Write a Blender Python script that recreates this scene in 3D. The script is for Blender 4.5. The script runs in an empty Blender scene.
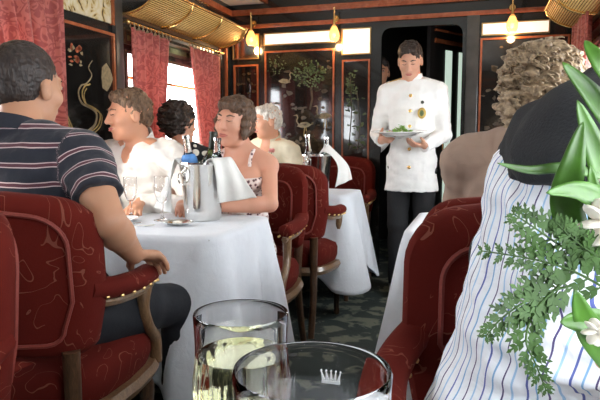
import bpy, bmesh, math, random
import numpy as np
from mathutils import Vector, Matrix
random.seed(7); np.random.seed(7)
R = math.radians
S = bpy.context.scene
COL = S.collection

# ------------------------------------------------------------------ camera
cam_d = bpy.data.cameras.new('camera'); cam = bpy.data.objects.new('camera', cam_d); COL.objects.link(cam)
cam_d.sensor_width = 36; cam_d.lens = 585 / 600 * 36; cam_d.clip_start = .02
cam.location = (0, 0, 1.08)
cam.rotation_euler = (math.pi / 2 - math.atan(60 / 585), 0, R(17.1))
S.camera = cam
S.view_settings.view_transform = 'Standard'; S.view_settings.look = 'None'
S.view_settings.gamma = 1; S.view_settings.use_curve_mapping = False
S.view_settings.exposure = 0.42

# ------------------------------------------------------------------ light
W = bpy.data.worlds.new('world'); S.world = W; W.use_nodes = True
W.node_tree.nodes['Background'].inputs[0].default_value = (.91, .96, 1, 1)
W.node_tree.nodes['Background'].inputs[1].default_value = 11.0
def light(name, kind, loc, rot, power, color=(1, 1, 1), size=None, sizey=None):
    d = bpy.data.lights.new(name, kind); d.energy = power; d.color = color
    if kind == 'AREA':
        d.shape = 'RECTANGLE'; d.size = size; d.size_y = sizey or size
    elif kind == 'POINT': d.shadow_soft_size = size or .03
    elif kind == 'SUN': d.angle = R(1.5)
    o = bpy.data.objects.new(name, d); COL.objects.link(o); o.location = loc; o.rotation_euler = rot
    return o
def look(d): return Vector(d).to_track_quat('-Z', 'Y').to_euler()
light('sun', 'SUN', (-5, 0, 5), look((.50, .78, -.36)), 2.2, (1, .90, .76))
# daylight entering the windows, one lamp outside each pane
LW = [(-.75, .45), (1.15, 2.3), (3.0, 4.15)]
RW = [(-.55, .75), (1.3, 2.55), (3.05, 4.15)]
for x, rot, ws in ((-2.07, (1, 0, 0), LW), (.70, (-1, 0, 0), RW)):      # portals: guide the sky's own light through the openings
    for a, b in ws: light('window_portal', 'AREA', (x, (a + b) / 2, 1.27), look(rot), 1, (1, 1, 1), b - a + .1, .75).data.cycles.is_portal = True

# ------------------------------------------------------------------ node materials
MATS = {}
class G:
    def __init__(s, name):
        s.m = bpy.data.materials.new(name); s.m.use_nodes = True; s.t = s.m.node_tree; s.b = s.t.nodes['Principled BSDF']
    def n(s, ty, **kw):
        n = s.t.nodes.new('ShaderNode' + ty)
        for k, v in kw.items():
            if k.startswith('i_'): n.inputs[k[2:].replace('_', ' ')].default_value = v
            else: setattr(n, k, v)
        return n
    def l(s, a, b): s.t.links.new(a, b)
    def co(s, kind='Object'): return s.n('TexCoord').outputs[kind]
    def ramp(s, fac, stops, interp='LINEAR'):
        r = s.n('ValToRGB'); r.color_ramp.interpolation = interp
        e = r.color_ramp.elements
        while len(e) < len(stops): e.new(.5)
        for q, (p, c) in zip(e, stops): q.position = p; q.color = (*c, 1)
        s.l(fac, r.inputs[0]); return r.outputs[0]
    def noise(s, scale, detail=3, vec=None, dist=0):
        n = s.n('TexNoise', i_Scale=scale, i_Detail=detail, i_Distortion=dist); s.l(vec or s.co(), n.inputs['Vector']); return n.outputs['Fac']
    def mix(s, fac, a, b):
        m = s.n('Mix', data_type='RGBA')
        for v, i in ((fac, 0), (a, 6), (b, 7)):
            if isinstance(v, (tuple, list)): m.inputs[i].default_value = (*v, 1)
            elif isinstance(v, (int, float)): m.inputs[i].default_value = v
            else: s.l(v, m.inputs[i])
        return m.outputs[2]
    def math(s, op, a, b=None, c=None):
        m = s.n('Math', operation=op)
        for i, v in enumerate((a, b, c)):
            if v is None: continue
            if isinstance(v, (int, float)): m.inputs[i].default_value = v
            else: s.l(v, m.inputs[i])
        return m.outputs[0]
    def bump(s, h, st=.3, dist=.01):
        b = s.n('Bump', i_Strength=st, i_Distance=dist); s.l(h, b.inputs['Height']); s.l(b.outputs[0], s.b.inputs['Normal'])
    def set(s, **kw):
        for k, v in kw.items():
            i = s.b.inputs[k.replace('_', ' ')]
            if isinstance(v, (int, float)): i.default_value = v
            elif isinstance(v, tuple): i.default_value = (*v, 1) if len(v) == 3 and i.type == 'RGBA' else v
            else: s.l(v, i)
        return s
def plain(name, c, rough=.6, metal=0, bump=0, bscale=60, var=.12, **kw):
    g = G(name)
    f = g.noise(bscale, 4)
    lo = tuple(x * (1 - var) for x in c); hi = tuple(min(1, x * (1 + var)) for x in c)
    g.set(Base_Color=g.ramp(f, [(.3, lo), (.7, hi)]), Roughness=rough, Metallic=metal, **kw)
    if bump: g.bump(g.noise(bscale, 4), bump, .004)
    return g.m
M = {}
def wood(name, a, b, rough=.3, sc=(3, 3, 30), coat=.4):
    g = G(name); mp = g.n('Mapping'); mp.inputs['Scale'].default_value = sc; g.l(g.co(), mp.inputs[0])
    f = g.noise(6, 5, mp.outputs[0], 1.5)
    g.set(Base_Color=g.ramp(f, [(.3, a), (.7, b)]), Roughness=rough, Coat_Weight=coat); g.bump(f, .05); return g.m
M['trim'] = wood('polished mahogany trim', (.26, .062, .022), (.42, .125, .05), .25, (2, 2, 2))
M['legwood'] = wood('dark stained wood', (.045, .022, .012), (.12, .06, .03), .3, (20, 20, 4))
M['armwood'] = wood('worn brown wood', (.12, .065, .03), (.24, .14, .07), .32, (20, 20, 4))
M['lacquer'] = plain('black green lacquer', (.010, .0115, .011), .22, 0, 0, 8, .3, Coat_Weight=.5)
M['greywood'] = plain('dark grey veneer', (.055, .052, .046), .3, 0, 0, 10, .3, Coat_Weight=.4)
M['panel'] = plain('black lacquer panel', (.010, .009, .008), .10, 0, 0, 14, .5, Coat_Weight=1.0)
M['dark'] = plain('dark vestibule paint', (.012, .009, .008), .4)
M['ceil'] = plain('cream ceiling paint', (.78, .76, .70), .5, 0, .05, 6, .04)
M['gold'] = plain('polished brass', (.83, .56, .22), .24, 1, 0, 20, .1)
M['brassdull'] = plain('aged brass', (.55, .38, .16), .35, 1, 0, 20, .2)
M['silver'] = plain('polished silver plate', (.82, .81, .78), .13, 1, 0, 12, .06)
M['inlay_gold'] = plain('gold leaf inlay', (.42, .30, .10), .4, .3, .1, 80, .35)
M['inlay_pale'] = plain('mother of pearl inlay', (.26, .20, .11), .35, 0, .1, 60, .35)
M['inlay_green'] = plain('green lacquer inlay', (.10, .14, .05), .4, 0, .1, 90, .5)
M['inlay_red'] = plain('red lacquer inlay', (.40, .08, .03), .4, 0, .1, 60, .3)
M['inlay_dim'] = plain('dim bronze inlay', (.07, .045, .02), .35, 0, .1, 40, .5)
g = G('marquetry frieze'); v = g.n('TexVoronoi', i_Scale=26.0); g.l(g.co(), v.inputs['Vector'])
f = g.noise(9, 4, None, 2.5)
g.set(Base_Color=g.ramp(f, [(.36, (.12, .08, .04)), (.41, (.62, .44, .16)), (.46, (.80, .68, .40)), (.66, (.90, .85, .66))]), Roughness=.2, Metallic=.35); g.bump(f, .3); M['frieze'] = g.m
# carpet
g = G('floral carpet'); vo = g.n('TexVoronoi', i_Scale=7.5, feature='SMOOTH_F1'); nz = g.noise(13, 3, None, .8)
g.l(g.co(), vo.inputs['Vector']); f = g.math('ADD', g.math('MULTIPLY', vo.outputs['Distance'], .62), g.math('MULTIPLY', nz, .75))
fine = g.noise(420, 2)
c1 = g.ramp(f, [(.50, (.20, .21, .155)), (.56, (.12, .14, .11)), (.60, (.030, .044, .040)), (.9, (.022, .034, .032))])
g.set(Base_Color=g.mix(g.math('MULTIPLY', fine, .5), c1, (.03, .035, .03)), Roughness=.95); g.bump(fine, .5, .004); M['carpet'] = g.m
# red chair plush with woven vine lines
def plush(name, base, line):
    g = G(name); co = g.co()
    w = g.n('TexNoise', i_Scale=6.5, i_Detail=1.5, i_Distortion=1.6); g.l(co, w.inputs['Vector'])
    a = g.math('ABSOLUTE', g.math('SUBTRACT', g.math('FRACT', g.math('MULTIPLY', w.outputs['Fac'], 5.5)), .5))
    ln = g.math('LESS_THAN', a, .028)
    br = g.math('GREATER_THAN', g.noise(9, 2), .47)
    ln = g.math('MULTIPLY', ln, br)
    f = g.noise(200, 2); big = g.noise(4, 3)
    lo = tuple(x * .65 for x in base); b = g.mix(big, lo, tuple(x * 1.3 for x in base))
    g.set(Base_Color=g.mix(g.math('MULTIPLY', ln, .6), b, line), Roughness=.9, Specular_IOR_Level=.12, Sheen_Weight=.03, Sheen_Roughness=.4, Sheen_Tint=(1, .35, .25))
    g.bump(g.math('ADD', g.math('MULTIPLY', f, .5), ln), .35, .003); return g.m
M['plush'] = plush('burgundy figured plush', (.098, .0095, .006), (.24, .085, .055))
M['piping'] = plain('burgundy cord', (.20, .03, .02), .7, 0, .3, 200)
# curtain damask
def damask(name, a, b):
    g = G(name); co = g.co(); w = g.n('TexNoise', i_Scale=9, i_Detail=2, i_Distortion=2.0); g.l(co, w.inputs['Vector'])
    f = g.math('ABSOLUTE', g.math('SUBTRACT', g.math('FRACT', g.math('MULTIPLY', w.outputs['Fac'], 5)), .5))
    g.set(Base_Color=g.ramp(f, [(.18, a), (.30, b)]), Roughness=.6, Sheen_Weight=.3); g.bump(f, .25, .003)
    tr = g.n('BsdfTranslucent'); tr.inputs[0].default_value = (.62, .20, .16, 1)
    mx = g.n('MixShader'); mx.inputs[0].default_value = .22
    g.l(g.b.outputs[0], mx.inputs[1]); g.l(tr.outputs[0], mx.inputs[2]); g.l(mx.outputs[0], g.t.nodes['Material Output'].inputs[0]); return g.m
M['curtain'] = damask('rose damask curtain', (.33, .055, .045), (.56, .15, .115))
# cloth whites
def cloth(name, c, sheen=.1, tr=0.0):
    g = G(name); f = g.noise(22, 4, None, .6); fine = g.noise(500, 1)
    g.set(Base_Color=g.ramp(f, [(.3, tuple(x * .95 for x in c)), (.7, c)]), Roughness=.85, Sheen_Weight=sheen)
    g.bump(g.math('ADD', f, g.math('MULTIPLY', fine, .15)), .35, .01)
    if tr:
        t = g.n('BsdfTranslucent'); t.inputs[0].default_value = (*c, 1); mx = g.n('MixShader'); mx.inputs[0].default_value = tr
        g.l(g.b.outputs[0], mx.inputs[1]); g.l(t.outputs[0], mx.inputs[2]); g.l(mx.outputs[0], g.t.nodes['Material Output'].inputs[0])
    return g.m
M['linen'] = cloth('white table linen', (.80, .83, .88), .1, .15)
M['napkin'] = cloth('white napkin linen', (.88, .87, .84), .1, .1)
M['whiteshirt'] = cloth('white cotton shirt', (.74, .71, .67))
M['whitejacket'] = cloth('white drill jacket', (.86, .85, .82))
M['creamjacket'] = cloth('cream jacket', (.62, .55, .40))
M['tan'] = cloth('taupe jacket cloth', (.33, .225, .17))
M['black'] = plain('black cloth', (.012, .012, .014), .8, 0, .2, 80)
M['sweater'] = plain('black knit', (.013, .014, .017), .9, 0, .5, 300)
M['navytrouser'] = plain('dark navy trouser cloth', (.006, .007, .011), .85, 0, .2, 80)
M['beige'] = plain('beige trouser cloth', (.55, .46, .34), .85, 0, .2, 80)
M['leather'] = plain('black shoe leather', (.012, .011, .010), .3)
def skin(name, c, flush=(.75, .30, .20)):
    g = G(name); f = g.noise(14, 3)
    g.set(Base_Color=g.mix(g.math('MULTIPLY', f, .45), c, flush), Roughness=.5, Subsurface_Weight=.08, Subsurface_Radius=(.03, .012, .006)); g.bump(g.noise(160, 3), .12, .002); return g.m
M['skin_a'] = skin('warm skin', (.56, .29, .17)); M['skin_b'] = skin('rosy skin', (.62, .33, .22), (.62, .22, .15))  # skin_a: warm orange base skin tone
M['skin_c'] = skin('tanned skin', (.50, .27, .16), (.5, .2, .12)); M['skin_w'] = skin('light tan skin', (.60, .34, .22), (.6, .22, .15))
M['lip'] = plain('lips', (.48, .14, .11), .45); M['eye'] = plain('eye white', (.62, .58, .54), .2); M['iris'] = plain('dark iris', (.03, .02, .012), .1)
def hair(name, a, b, sc=(60, 60, 14)):
    g = G(name); mp = g.n('Mapping'); mp.inputs['Scale'].default_value = sc; g.l(g.co(), mp.inputs[0])
    f = g.noise(1.6, 3, mp.outputs[0], .6); g.set(Base_Color=g.ramp(f, [(.3, a), (.7, b)]), Roughness=.45, Specular_IOR_Level=.35); g.bump(f, .7, .006); return g.m
M['hair_dark'] = hair('dark cropped hair', (.016, .011, .010), (.05, .034, .028))
M['hair_black'] = hair('black hair', (.016, .011, .009), (.06, .04, .03))
M['hair_brown'] = hair('brown hair', (.042, .022, .013), (.15, .085, .05), (70, 70, 10))
M['hair_lbrown'] = hair('sandy brown hair', (.06, .033, .018), (.24, .145, .085), (70, 30, 20))
M['hair_white'] = hair('white hair', (.45, .4, .34), (.75, .7, .62))
M['hair_curl'] = hair('greying curly hair', (.075, .043, .022), (.50, .37, .23), (40, 40, 40))
# polo: horizontal stripe pairs running along attribute v
def attr(g, name): a = g.n('Attribute'); a.attribute_name = name; return a.outputs['Fac']
g = G('navy striped polo'); v = g.math('ADD', attr(g, 'sv'), g.math('MULTIPLY', g.noise(7, 2), .02))
fr = g.math('FRACT', g.math('MULTIPLY', v, 1 / .052))
c = g.ramp(fr, [(0, (.011, .012, .022)), (.52, (.55, .42, .42)), (.575, (.085, .022, .035)), (.74, (.55, .42, .42)), (.795, (.011, .012, .022))], 'CONSTANT')
g.set(Base_Color=c, Roughness=.85, Sheen_Weight=.15); g.bump(g.noise(9, 4), .6, .03); M['polo'] = g.m
# shirt with vertical stripes along attribute u
g = G('blue striped shirt'); u = g.math('ADD', attr(g, 'su'), g.math('MULTIPLY', g.noise(5, 2), .012))
fr = g.math('FRACT', g.math('MULTIPLY', u, 1 / .054))
w = (.84, .86, .92)
c = g.ramp(fr, [(0, w), (.10, (.10, .13, .40)), (.15, w), (.34, (.22, .42, .68)), (.39, w), (.60, (.07, .05, .16)), (.64, w), (.82, (.35, .55, .80)), (.87, w)], 'CONSTANT')
g.set(Base_Color=c, Roughness=.85); g.bump(g.noise(14, 4, None, 1), .5, .02); M['stripeshirt'] = g.m
g = G('polka dot dress'); vo = g.n('TexVoronoi', i_Scale=17.0, i_Randomness=.2); g.l(g.co(), vo.inputs['Vector'])
g.set(Base_Color=g.ramp(vo.outputs['Distance'], [(0, (.8, .76, .66)), (.36, (.012, .012, .014))], 'CONSTANT'), Roughness=.8); M['polka'] = g.m
g = G('printed summer dress'); vo = g.n('TexVoronoi', i_Scale=55.0); g.l(g.co(), vo.inputs['Vector'])
g.set(Base_Color=g.ramp(vo.outputs['Distance'], [(0, (.12, .05, .06)), (.35, (.70, .55, .50)), (.6, (.75, .66, .62))], 'CONSTANT'), Roughness=.8); M['print'] = g.m
def glass(name, c, rough=0, ior=1.45):
    g = G(name); g.set(Base_Color=c, Roughness=rough, IOR=ior, Transmission_Weight=1.0); return g.m
M['glass'] = glass('crystal glass', (1, 1, 1)); M['wine'] = glass('white wine', (.93, .92, .62), 0, 1.34)
M['water'] = glass('water', (.97, .98, .98), 0, 1.33)
M['bottlegreen'] = glass('green bottle glass', (.10, .22, .07), .02); M['foil'] = plain('dark green foil', (.022, .024, .012), .4, .2)
M['bottleclear'] = glass('clear bottle glass', (.86, .93, .95), .02); M['frost'] = plain('etched frost', (.9, .9, .92), .7)
M['label_blue'] = plain('blue paper label', (.10, .28, .65), .6); M['label_white'] = plain('white paper label', (.8, .8, .78), .6)
g = G('window pane glass'); tb = g.n('BsdfTransparent'); gl = g.n('BsdfGlossy', i_Roughness=.02); mx = g.n('MixShader')
mx.inputs[0].default_value = .06; g.l(tb.outputs[0], mx.inputs[1]); g.l(gl.outputs[0], mx.inputs[2]); g.l(mx.outputs[0], g.t.nodes['Material Output'].inputs[0]); M['pane'] = g.m
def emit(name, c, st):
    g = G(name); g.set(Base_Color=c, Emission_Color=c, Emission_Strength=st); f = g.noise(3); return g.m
M['reflglow'] = emit('pane with painted reflection glow', (.85, .80, .70), .62)  # bright reflection of windows put into the pane as a mild glow
M['litgreen'] = emit('daylit door pane', (.68, .85, .72), .55)
M['bulb'] = emit('glowing bulb', (1, .55, .16), 9)
g = G('amber lamp glass'); g.set(Base_Color=(1, .72, .42), Roughness=.25, Transmission_Weight=.8, Emission_Color=(1, .5, .16), Emission_Strength=.55); M['shade'] = g.m
M['porcelain'] = plain('white porcelain', (.85, .85, .82), .15, Coat_Weight=.5)
M['leaf'] = plain('glossy lily leaf', (.05, .145, .012), .4, 0, .15, 25, .35, Subsurface_Weight=.0)
M['fern'] = plain('pale fern leaf', (.036, .085, .015), .6, 0, .1, 40, .35, Specular_IOR_Level=.3)
M['petal'] = plain('cream petal', (.85, .80, .70), .5); M['pinkpetal'] = plain('pink petal', (.80, .30, .28), .5)
M['salad'] = plain('salad leaves', (.20, .42, .06), .45, 0, .2, 60, .5)
M['gold_epaulette'] = plain('gold braid', (.60, .42, .12), .45, .5, .5, 200)
M['nightseat'] = plain('brass nails', (.75, .5, .2), .3, 1)

# ------------------------------------------------------------------ mesh helpers
def link(name, me, mats, parent=None, smooth=True):
    if not isinstance(mats, (list, tuple)): mats = [mats]
    for m in mats: me.materials.append(m)
    if smooth: me.polygons.foreach_set('use_smooth', [True] * len(me.polygons))
    o = bpy.data.objects.new(name, me); COL.objects.link(o)
    if parent: o.parent = parent
    return o
def obj(name, bm, mat, parent=None, smooth=False):
    me = bpy.data.meshes.new(name); bmesh.ops.recalc_face_normals(bm, faces=bm.faces[:]); bm.to_mesh(me); bm.free()
    o = link(name, me, mat, parent, smooth)
    if smooth:
        m = o.modifiers.new('edges', 'EDGE_SPLIT'); m.split_angle = R(50)
    return o
def tag(o, label, cat, group=None):
    o['label'] = label; o['category'] = cat
    if group: o['group'] = group
    return o
def thing(name, label, cat, loc=(0, 0, 0), rz=0, group=None):
    o = bpy.data.objects.new(name, None); COL.objects.link(o); o.location = loc; o.rotation_euler = (0, 0, rz); o.empty_display_size = .1
    return tag(o, label, cat, group)
def struct(o): o['kind'] = 'structure'; return o
def copy_tree(o, parent=None):
    c = o.copy(); COL.objects.link(c)
    if parent: c.parent = parent
    for ch in o.children: copy_tree(ch, c)
    return c
def box(bm, a, b, bev=0, mat=None):
    a = Vector(a); b = Vector(b); c = (a + b) / 2; d = b - a
    r = bmesh.ops.create_cube(bm, size=1, matrix=Matrix.Translation(c) @ Matrix.Diagonal((abs(d.x), abs(d.y), abs(d.z), 1)))
    vs = r['verts']
    if bev:
        es = list({e for v in vs for e in v.link_edges})
        bmesh.ops.bevel(bm, geom=es, offset=bev, segments=2, affect='EDGES', profile=.6)
    return bm
def tube(bm, pts, r, n=8, closed=False, flat=None, cap=True):
    """swept tube; r number or list; flat=(axis vec, factor) squashes the section"""
    pts = [Vector(p) for p in pts]; N = len(pts)
    if not isinstance(r, (list, tuple)): r = [r] * N
    up = Vector((0, 0, 1)); rings = []; prev = None
    for i, p in enumerate(pts):
        t = (pts[(i + 1) % N] - pts[i - 1]) if closed else (pts[min(i + 1, N - 1)] - pts[max(i - 1, 0)])
        if t.length < 1e-9: t = Vector((0, 0, 1))
        t.normalize()
        if prev is None:
            a = t.cross(up)
            if a.length < .2: a = t.cross(Vector((1, 0, 0)))
            a.normalize()
        else:
            a = prev - t * prev.dot(t); a.normalize()
        prev = a; b = t.cross(a); ring = []
        for k in range(n):
            an = 2 * math.pi * k / n; q = (a * math.cos(an) + b * math.sin(an)) * r[i]
            if flat: ax = Vector(flat[0]); q = q - ax * q.dot(ax) * (1 - flat[1])
            ring.append(bm.verts.new(p + q))
        rings.append(ring)
    for i in range(N if closed else N - 1):
        A = rings[i]; B = rings[(i + 1) % N]
        for k in range(n): bm.faces.new((A[k], A[(k + 1) % n], B[(k + 1) % n], B[k]))
    if cap and not closed: bm.faces.new(rings[0][::-1]); bm.faces.new(rings[-1])
    return bm
def lathe(bm, prof, n=32, cx=0, cy=0, flute=None):
    rings = []
    for (r, z) in prof:
        if r < 1e-5: rings.append([bm.verts.new((cx, cy, z))]); continue
        ring = []
        for k in range(n):
            a = 2 * math.pi * k / n; rr = r * (flute(a, z) if flute else 1); ring.append(bm.verts.new((cx + rr * math.cos(a), cy + rr * math.sin(a), z)))
        rings.append(ring)
    for A, B in zip(rings, rings[1:]):
        if len(A) == 1 and len(B) == 1: continue
        for k in range(n):
            k2 = (k + 1) % n
            if len(A) == 1: bm.faces.new((A[0], B[k2], B[k]))
            elif len(B) == 1: bm.faces.new((A[k], A[k2], B[0]))
            else: bm.faces.new((A[k], A[k2], B[k2], B[k]))
    return bm
def ball(bm, c, r, n=12):
    r = r if isinstance(r, (tuple, list)) else (r, r, r)
    bmesh.ops.create_uvsphere(bm, u_segments=n, v_segments=max(6, n // 2 + 2), radius=1, matrix=Matrix.Translation(c) @ Matrix.Diagonal((*r, 1))); return bm
def sheet(name, f, nu, nv, mat, parent=None, thick=.002, closed=False):
    bm = bmesh.new(); V = [[bm.verts.new(f(i / nu, j / nv)) for j in range(nv + 1)] for i in range(nu + (0 if closed else 1))]
    for i in range(nu):
        A = V[i]; B = V[(i + 1) % len(V)]
        for j in range(nv): bm.faces.new((A[j], B[j], B[j + 1], A[j + 1]))
    me = bpy.data.meshes.new(name); bmesh.ops.recalc_face_normals(bm, faces=bm.faces[:]); bm.to_mesh(me); bm.free()
    o = link(name, me, mat, parent)
    if thick: m = o.modifiers.new('thickness', 'SOLIDIFY'); m.thickness = thick; m.offset = 0
    return o
def smooth_path(pts, n=6):
    pts = [Vector(p) for p in pts]; out = []
    for i in range(len(pts) - 1):
        p0 = pts[max(i - 1, 0)]; p1 = pts[i]; p2 = pts[i + 1]; p3 = pts[min(i + 2, len(pts) - 1)]
        for k in range(n):
            t = k / n; out.append(.5 * ((2 * p1) + (p2 - p0) * t + (2 * p0 - 5 * p1 + 4 * p2 - p3) * t * t + (3 * p1 - p0 - 3 * p2 + p3) * t ** 3))
    return out + [pts[-1]]

# ================================================================== SETTING
XL, XR, YF, YB, ZC = -1.99, .62, 4.53, -1.6, 2.26
bm = bmesh.new(); box(bm, (XL - .1, YB - .1, -.05), (XR + .1, YF + 1.9, 0)); struct(obj('floor', bm, M['carpet']))
bm = bmesh.new(); box(bm, (XL - .1, YB - .1, ZC), (XR + .1, YF + 1.9, ZC + .05)); struct(obj('ceiling', bm, M['ceil']))
def wallside(name, x0, x1, wins, zb=.92, zt=1.60, tb=1.635, tt=1.715):
    bm = bmesh.new(); y = YB
    for a, b in wins:
        box(bm, (x0, y, 0), (x1, a, ZC)); box(bm, (x0, a, 0), (x1, b, zb)); box(bm, (x0, a, zt), (x1, b, tb)); box(bm, (x0, a, tt), (x1, b, ZC)); y = b
    box(bm, (x0, y, 0), (x1, YF + .05, ZC)); return struct(obj(name, bm, M['lacquer']))
wallside('wall_left', XL - .07, XL, LW); wallside('wall_right', XR, XR + .07, RW)
bm = bmesh.new(); box(bm, (XL, YB - .07, 0), (XR, YB, ZC)); struct(obj('wall_back', bm, M['greywood']))
# end wall with doorway, rounded top corners
DX0, DX1, DZ = -.745, -.15, 1.925
bm = bmesh.new()
def slab_poly(bm, pts, y0, y1):
    A = [bm.verts.new((x, y0, z)) for x, z in pts]; B = [bm.verts.new((x, y1, z)) for x, z in pts]
    bm.faces.new(A); bm.faces.new(B[::-1])
    for i in range(len(pts)): j = (i + 1) % len(pts); bm.faces.new((A[i], B[i], B[j], A[j]))
rc = .07; arcL = [(DX0 + rc - rc * math.cos(t), DZ - rc + rc * math.sin(t)) for t in [k * math.pi / 12 for k in range(7)]]
arcR = [(DX1 - rc + rc * math.sin(t), DZ - rc + rc * math.cos(t)) for t in [k * math.pi / 12 for k in range(7)]]
box(bm, (XL - .07, YF, 0), (DX0 - .001, YF + .05, ZC)); box(bm, (DX1 + .001, YF, 0), (XR + .07, YF + .05, ZC))
slab_poly(bm, [(DX0 - .002, ZC), (DX0 - .002, DZ - rc)] + arcL + arcR + [(DX1 + .002, DZ - rc), (DX1 + .002, ZC)], YF, YF + .05)
struct(obj('wall_front', bm, M['lacquer']))
# vestibule behind the doorway
bm = bmesh.new()
box(bm, (-1.45, YF + .05, 0), (-1.4, YF + 1.85, ZC)); box(bm, (.18, YF + .05, 0), (.23, YF + 1.85, ZC)); box(bm, (-1.45, YF + 1.8, 0), (.23, YF + 1.85, ZC))
struct(obj('wall_vestibule', bm, M['dark']))
bm = bmesh.new(); box(bm, (-.12, YF, 0), (-.035, YF - .02, ZC - .27), .004); struct(obj('trim_1', bm, M['greywood']))
# mahogany rails round the room
def rail(k, z, h, d, zs=None):
    bm = bmesh.new()
    box(bm, (XL, YB, z), (XL + d, YF, z + h), .004); box(bm, (XR - d, YB, z), (XR, YF, z + h), .004)
    box(bm, (XL, YF - d, z), (XR, YF, z + h), .004); box(bm, (XL, YB, z), (XR, YB + d, z + h), .004)
    box(bm, (XL, YF - d * .55, z + h * .3), (XR, YF - d * 1.25, z + h * .55), .003)
    struct(obj('trim_%d' % k, bm, M['trim']))
rail(2, 1.975, .032, .022)
rail(3, 2.08, .045, .03)
bm = bmesh.new()
for (x0, x1) in ((XL, XL + .30), (XR - .30, XR)): box(bm, (x0, YB, 2.17), (x1, YF, 2.20))
struct(obj('trim_4', bm, M['ceil']))
bm = bmesh.new()
for x in (XL + .30, XR - .33): box(bm, (x, YB, 2.165), (x + .03, YF, 2.205), .004)
struct(obj('trim_5', bm, M['trim']))
bm = bmesh.new(); box(bm, (XL, YB, 0), (XL + .02, YF, .12)); struct(obj('baseboard_left', bm, M['lacquer']))
bm = bmesh.new(); box(bm, (XR - .02, YB, 0), (XR, YF, .12)); struct(obj('baseboard_right', bm, M['lacquer']))
# windows
def window(k, x, a, b, sgn):
    r = bpy.data.objects.new('window_%d' % k, None); COL.objects.link(r); struct(r)
    bm = bmesh.new(); xi = x + sgn * .012; xo = x - sgn * .05
    for z0, z1 in ((.92, 1.60), (1.635, 1.715)):
        box(bm, (xo, a, z0), (xi, a + .022, z1)); box(bm, (xo, b - .022, z0), (xi, b, z1)); box(bm, (xo, a + .02, z0), (xi, b - .02, z0 + .018)); box(bm, (xo, a + .02, z1 - .018), (xi, b - .02, z1))
    obj('window_frame', bm, M['legwood'], r)
    bm = bmesh.new(); box(bm, (x - sgn * .035, a + .02, 1.44), (x - sgn * .015, b - .02, 1.458)); obj('glazing_bar', bm, M['gold'], r)
    bm = bmesh.new(); box(bm, (x - sgn * .028, a + .02, .935), (x - sgn * .024, b - .02, 1.585)); obj('pane', bm, M['pane'], r)
    bm = bmesh.new(); box(bm, (x - sgn * .028, a + .02, 1.65), (x - sgn * .022, b - .02, 1.70)); obj('upper_pane', bm, M['greenpane'], r)
    bm = bmesh.new(); box(bm, (x, a - .03, .885), (x + sgn * .05, b + .03, .915), .004); obj('window_sill', bm, M['trim'], r)
M['greenpane'] = plain('leaded green pane', (.22, .24, .12), .2, 0, 0, 14, .9)
k = 0
for a, b in LW: k += 1; window(k, XL, a, b, 1)
for a, b in RW: k += 1; window(k, XR, a, b, -1)

# framed lacquer panels on the walls
def frame_rect(bm, o, ux, x0, x1, z0, z1, w=.014, d=.014, nrm=(0, -1, 0)):
    ux = Vector(ux); o = Vector(o); nrm = Vector(nrm)
    def bar(a0, a1, b0, b1):
        p = [o + ux * a + Vector((0, 0, 1)) * b + nrm * c for c in (0, d) for a, b in ((a0, b0), (a1, b0), (a1, b1), (a0, b1))]
        v = [bm.verts.new(q) for q in p]
        for f in ((0, 1, 2, 3), (4, 7, 6, 5), (0, 4, 5, 1), (1, 5, 6, 2), (2, 6, 7, 3), (3, 7, 4, 0)): bm.faces.new([v[i] for i in f])
    bar(x0, x1, z0, z0 + w); bar(x0, x1, z1 - w, z1); bar(x0, x0 + w, z0 + w, z1 - w); bar(x1 - w, x1, z0 + w, z1 - w)
def poly_inlay(bm, pts, P0, ux, nrm, d=.003):
    ux = Vector(ux); nrm = Vector(nrm); A = []; B = []
    for a, b in pts:
        q = Vector(P0) + ux * a + Vector((0, 0, b)); A.append(bm.verts.new(q)); B.append(bm.verts.new(q + nrm * d))
    try: bm.faces.new(A); bm.faces.new(B[::-1])
    except ValueError: return
    for i in range(len(A)): j = (i + 1) % len(A); bm.faces.new((A[i], B[i], B[j], A[j]))
def blob(cx, cz, rx, rz, n=9, j=.15, rot=0):
    out = []
    for k in range(n):
        a = 2 * math.pi * k / n; q = 1 + random.uniform(-j, j); x = rx * q * math.cos(a); z = rz * q * math.sin(a)
        out.append((cx + x * math.cos(rot) - z * math.sin(rot), cz + x * math.sin(rot) + z * math.cos(rot)))
    return out
def strip(pts, w):
    L = []; Rr = []
    for i, (a, b) in enumerate(pts):
        p = pts[max(i - 1, 0)]; q = pts[min(i + 1, len(pts) - 1)]; dx, dz = q[0] - p[0], q[1] - p[1]; l = math.hypot(dx, dz) or 1
        ww = w[i] if isinstance(w, list) else w; L.append((a - dz / l * ww, b + dx / l * ww)); Rr.append((a + dz / l * ww, b - dx / l * ww))
    return L + Rr[::-1]
def panel_f(label, x0, x1, z0, z1, decor):
    t = thing('lacquer_panel', label, 'wall panel', ((x0 + x1) / 2, YF, z0), 0, None)
    t.location = (0, 0, 0)
    bm = bmesh.new(); box(bm, (x0, YF - .006, z0), (x1, YF - .0005, z1)); obj('panel_board', bm, M['panel'], t)
    bm = bmesh.new(); frame_rect(bm, (0, YF - .006, 0), (1, 0, 0), x0, x1, z0, z1); obj('panel_frame', bm, M['trim'], t)
    for nm, mt, polys in decor:
        bm = bmesh.new()
        for p in polys: poly_inlay(bm, p, (0, YF - .006, 0), (1, 0, 0), (0, -1, 0), .002)
        obj(nm, bm, M[mt], t)
    return t
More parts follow.
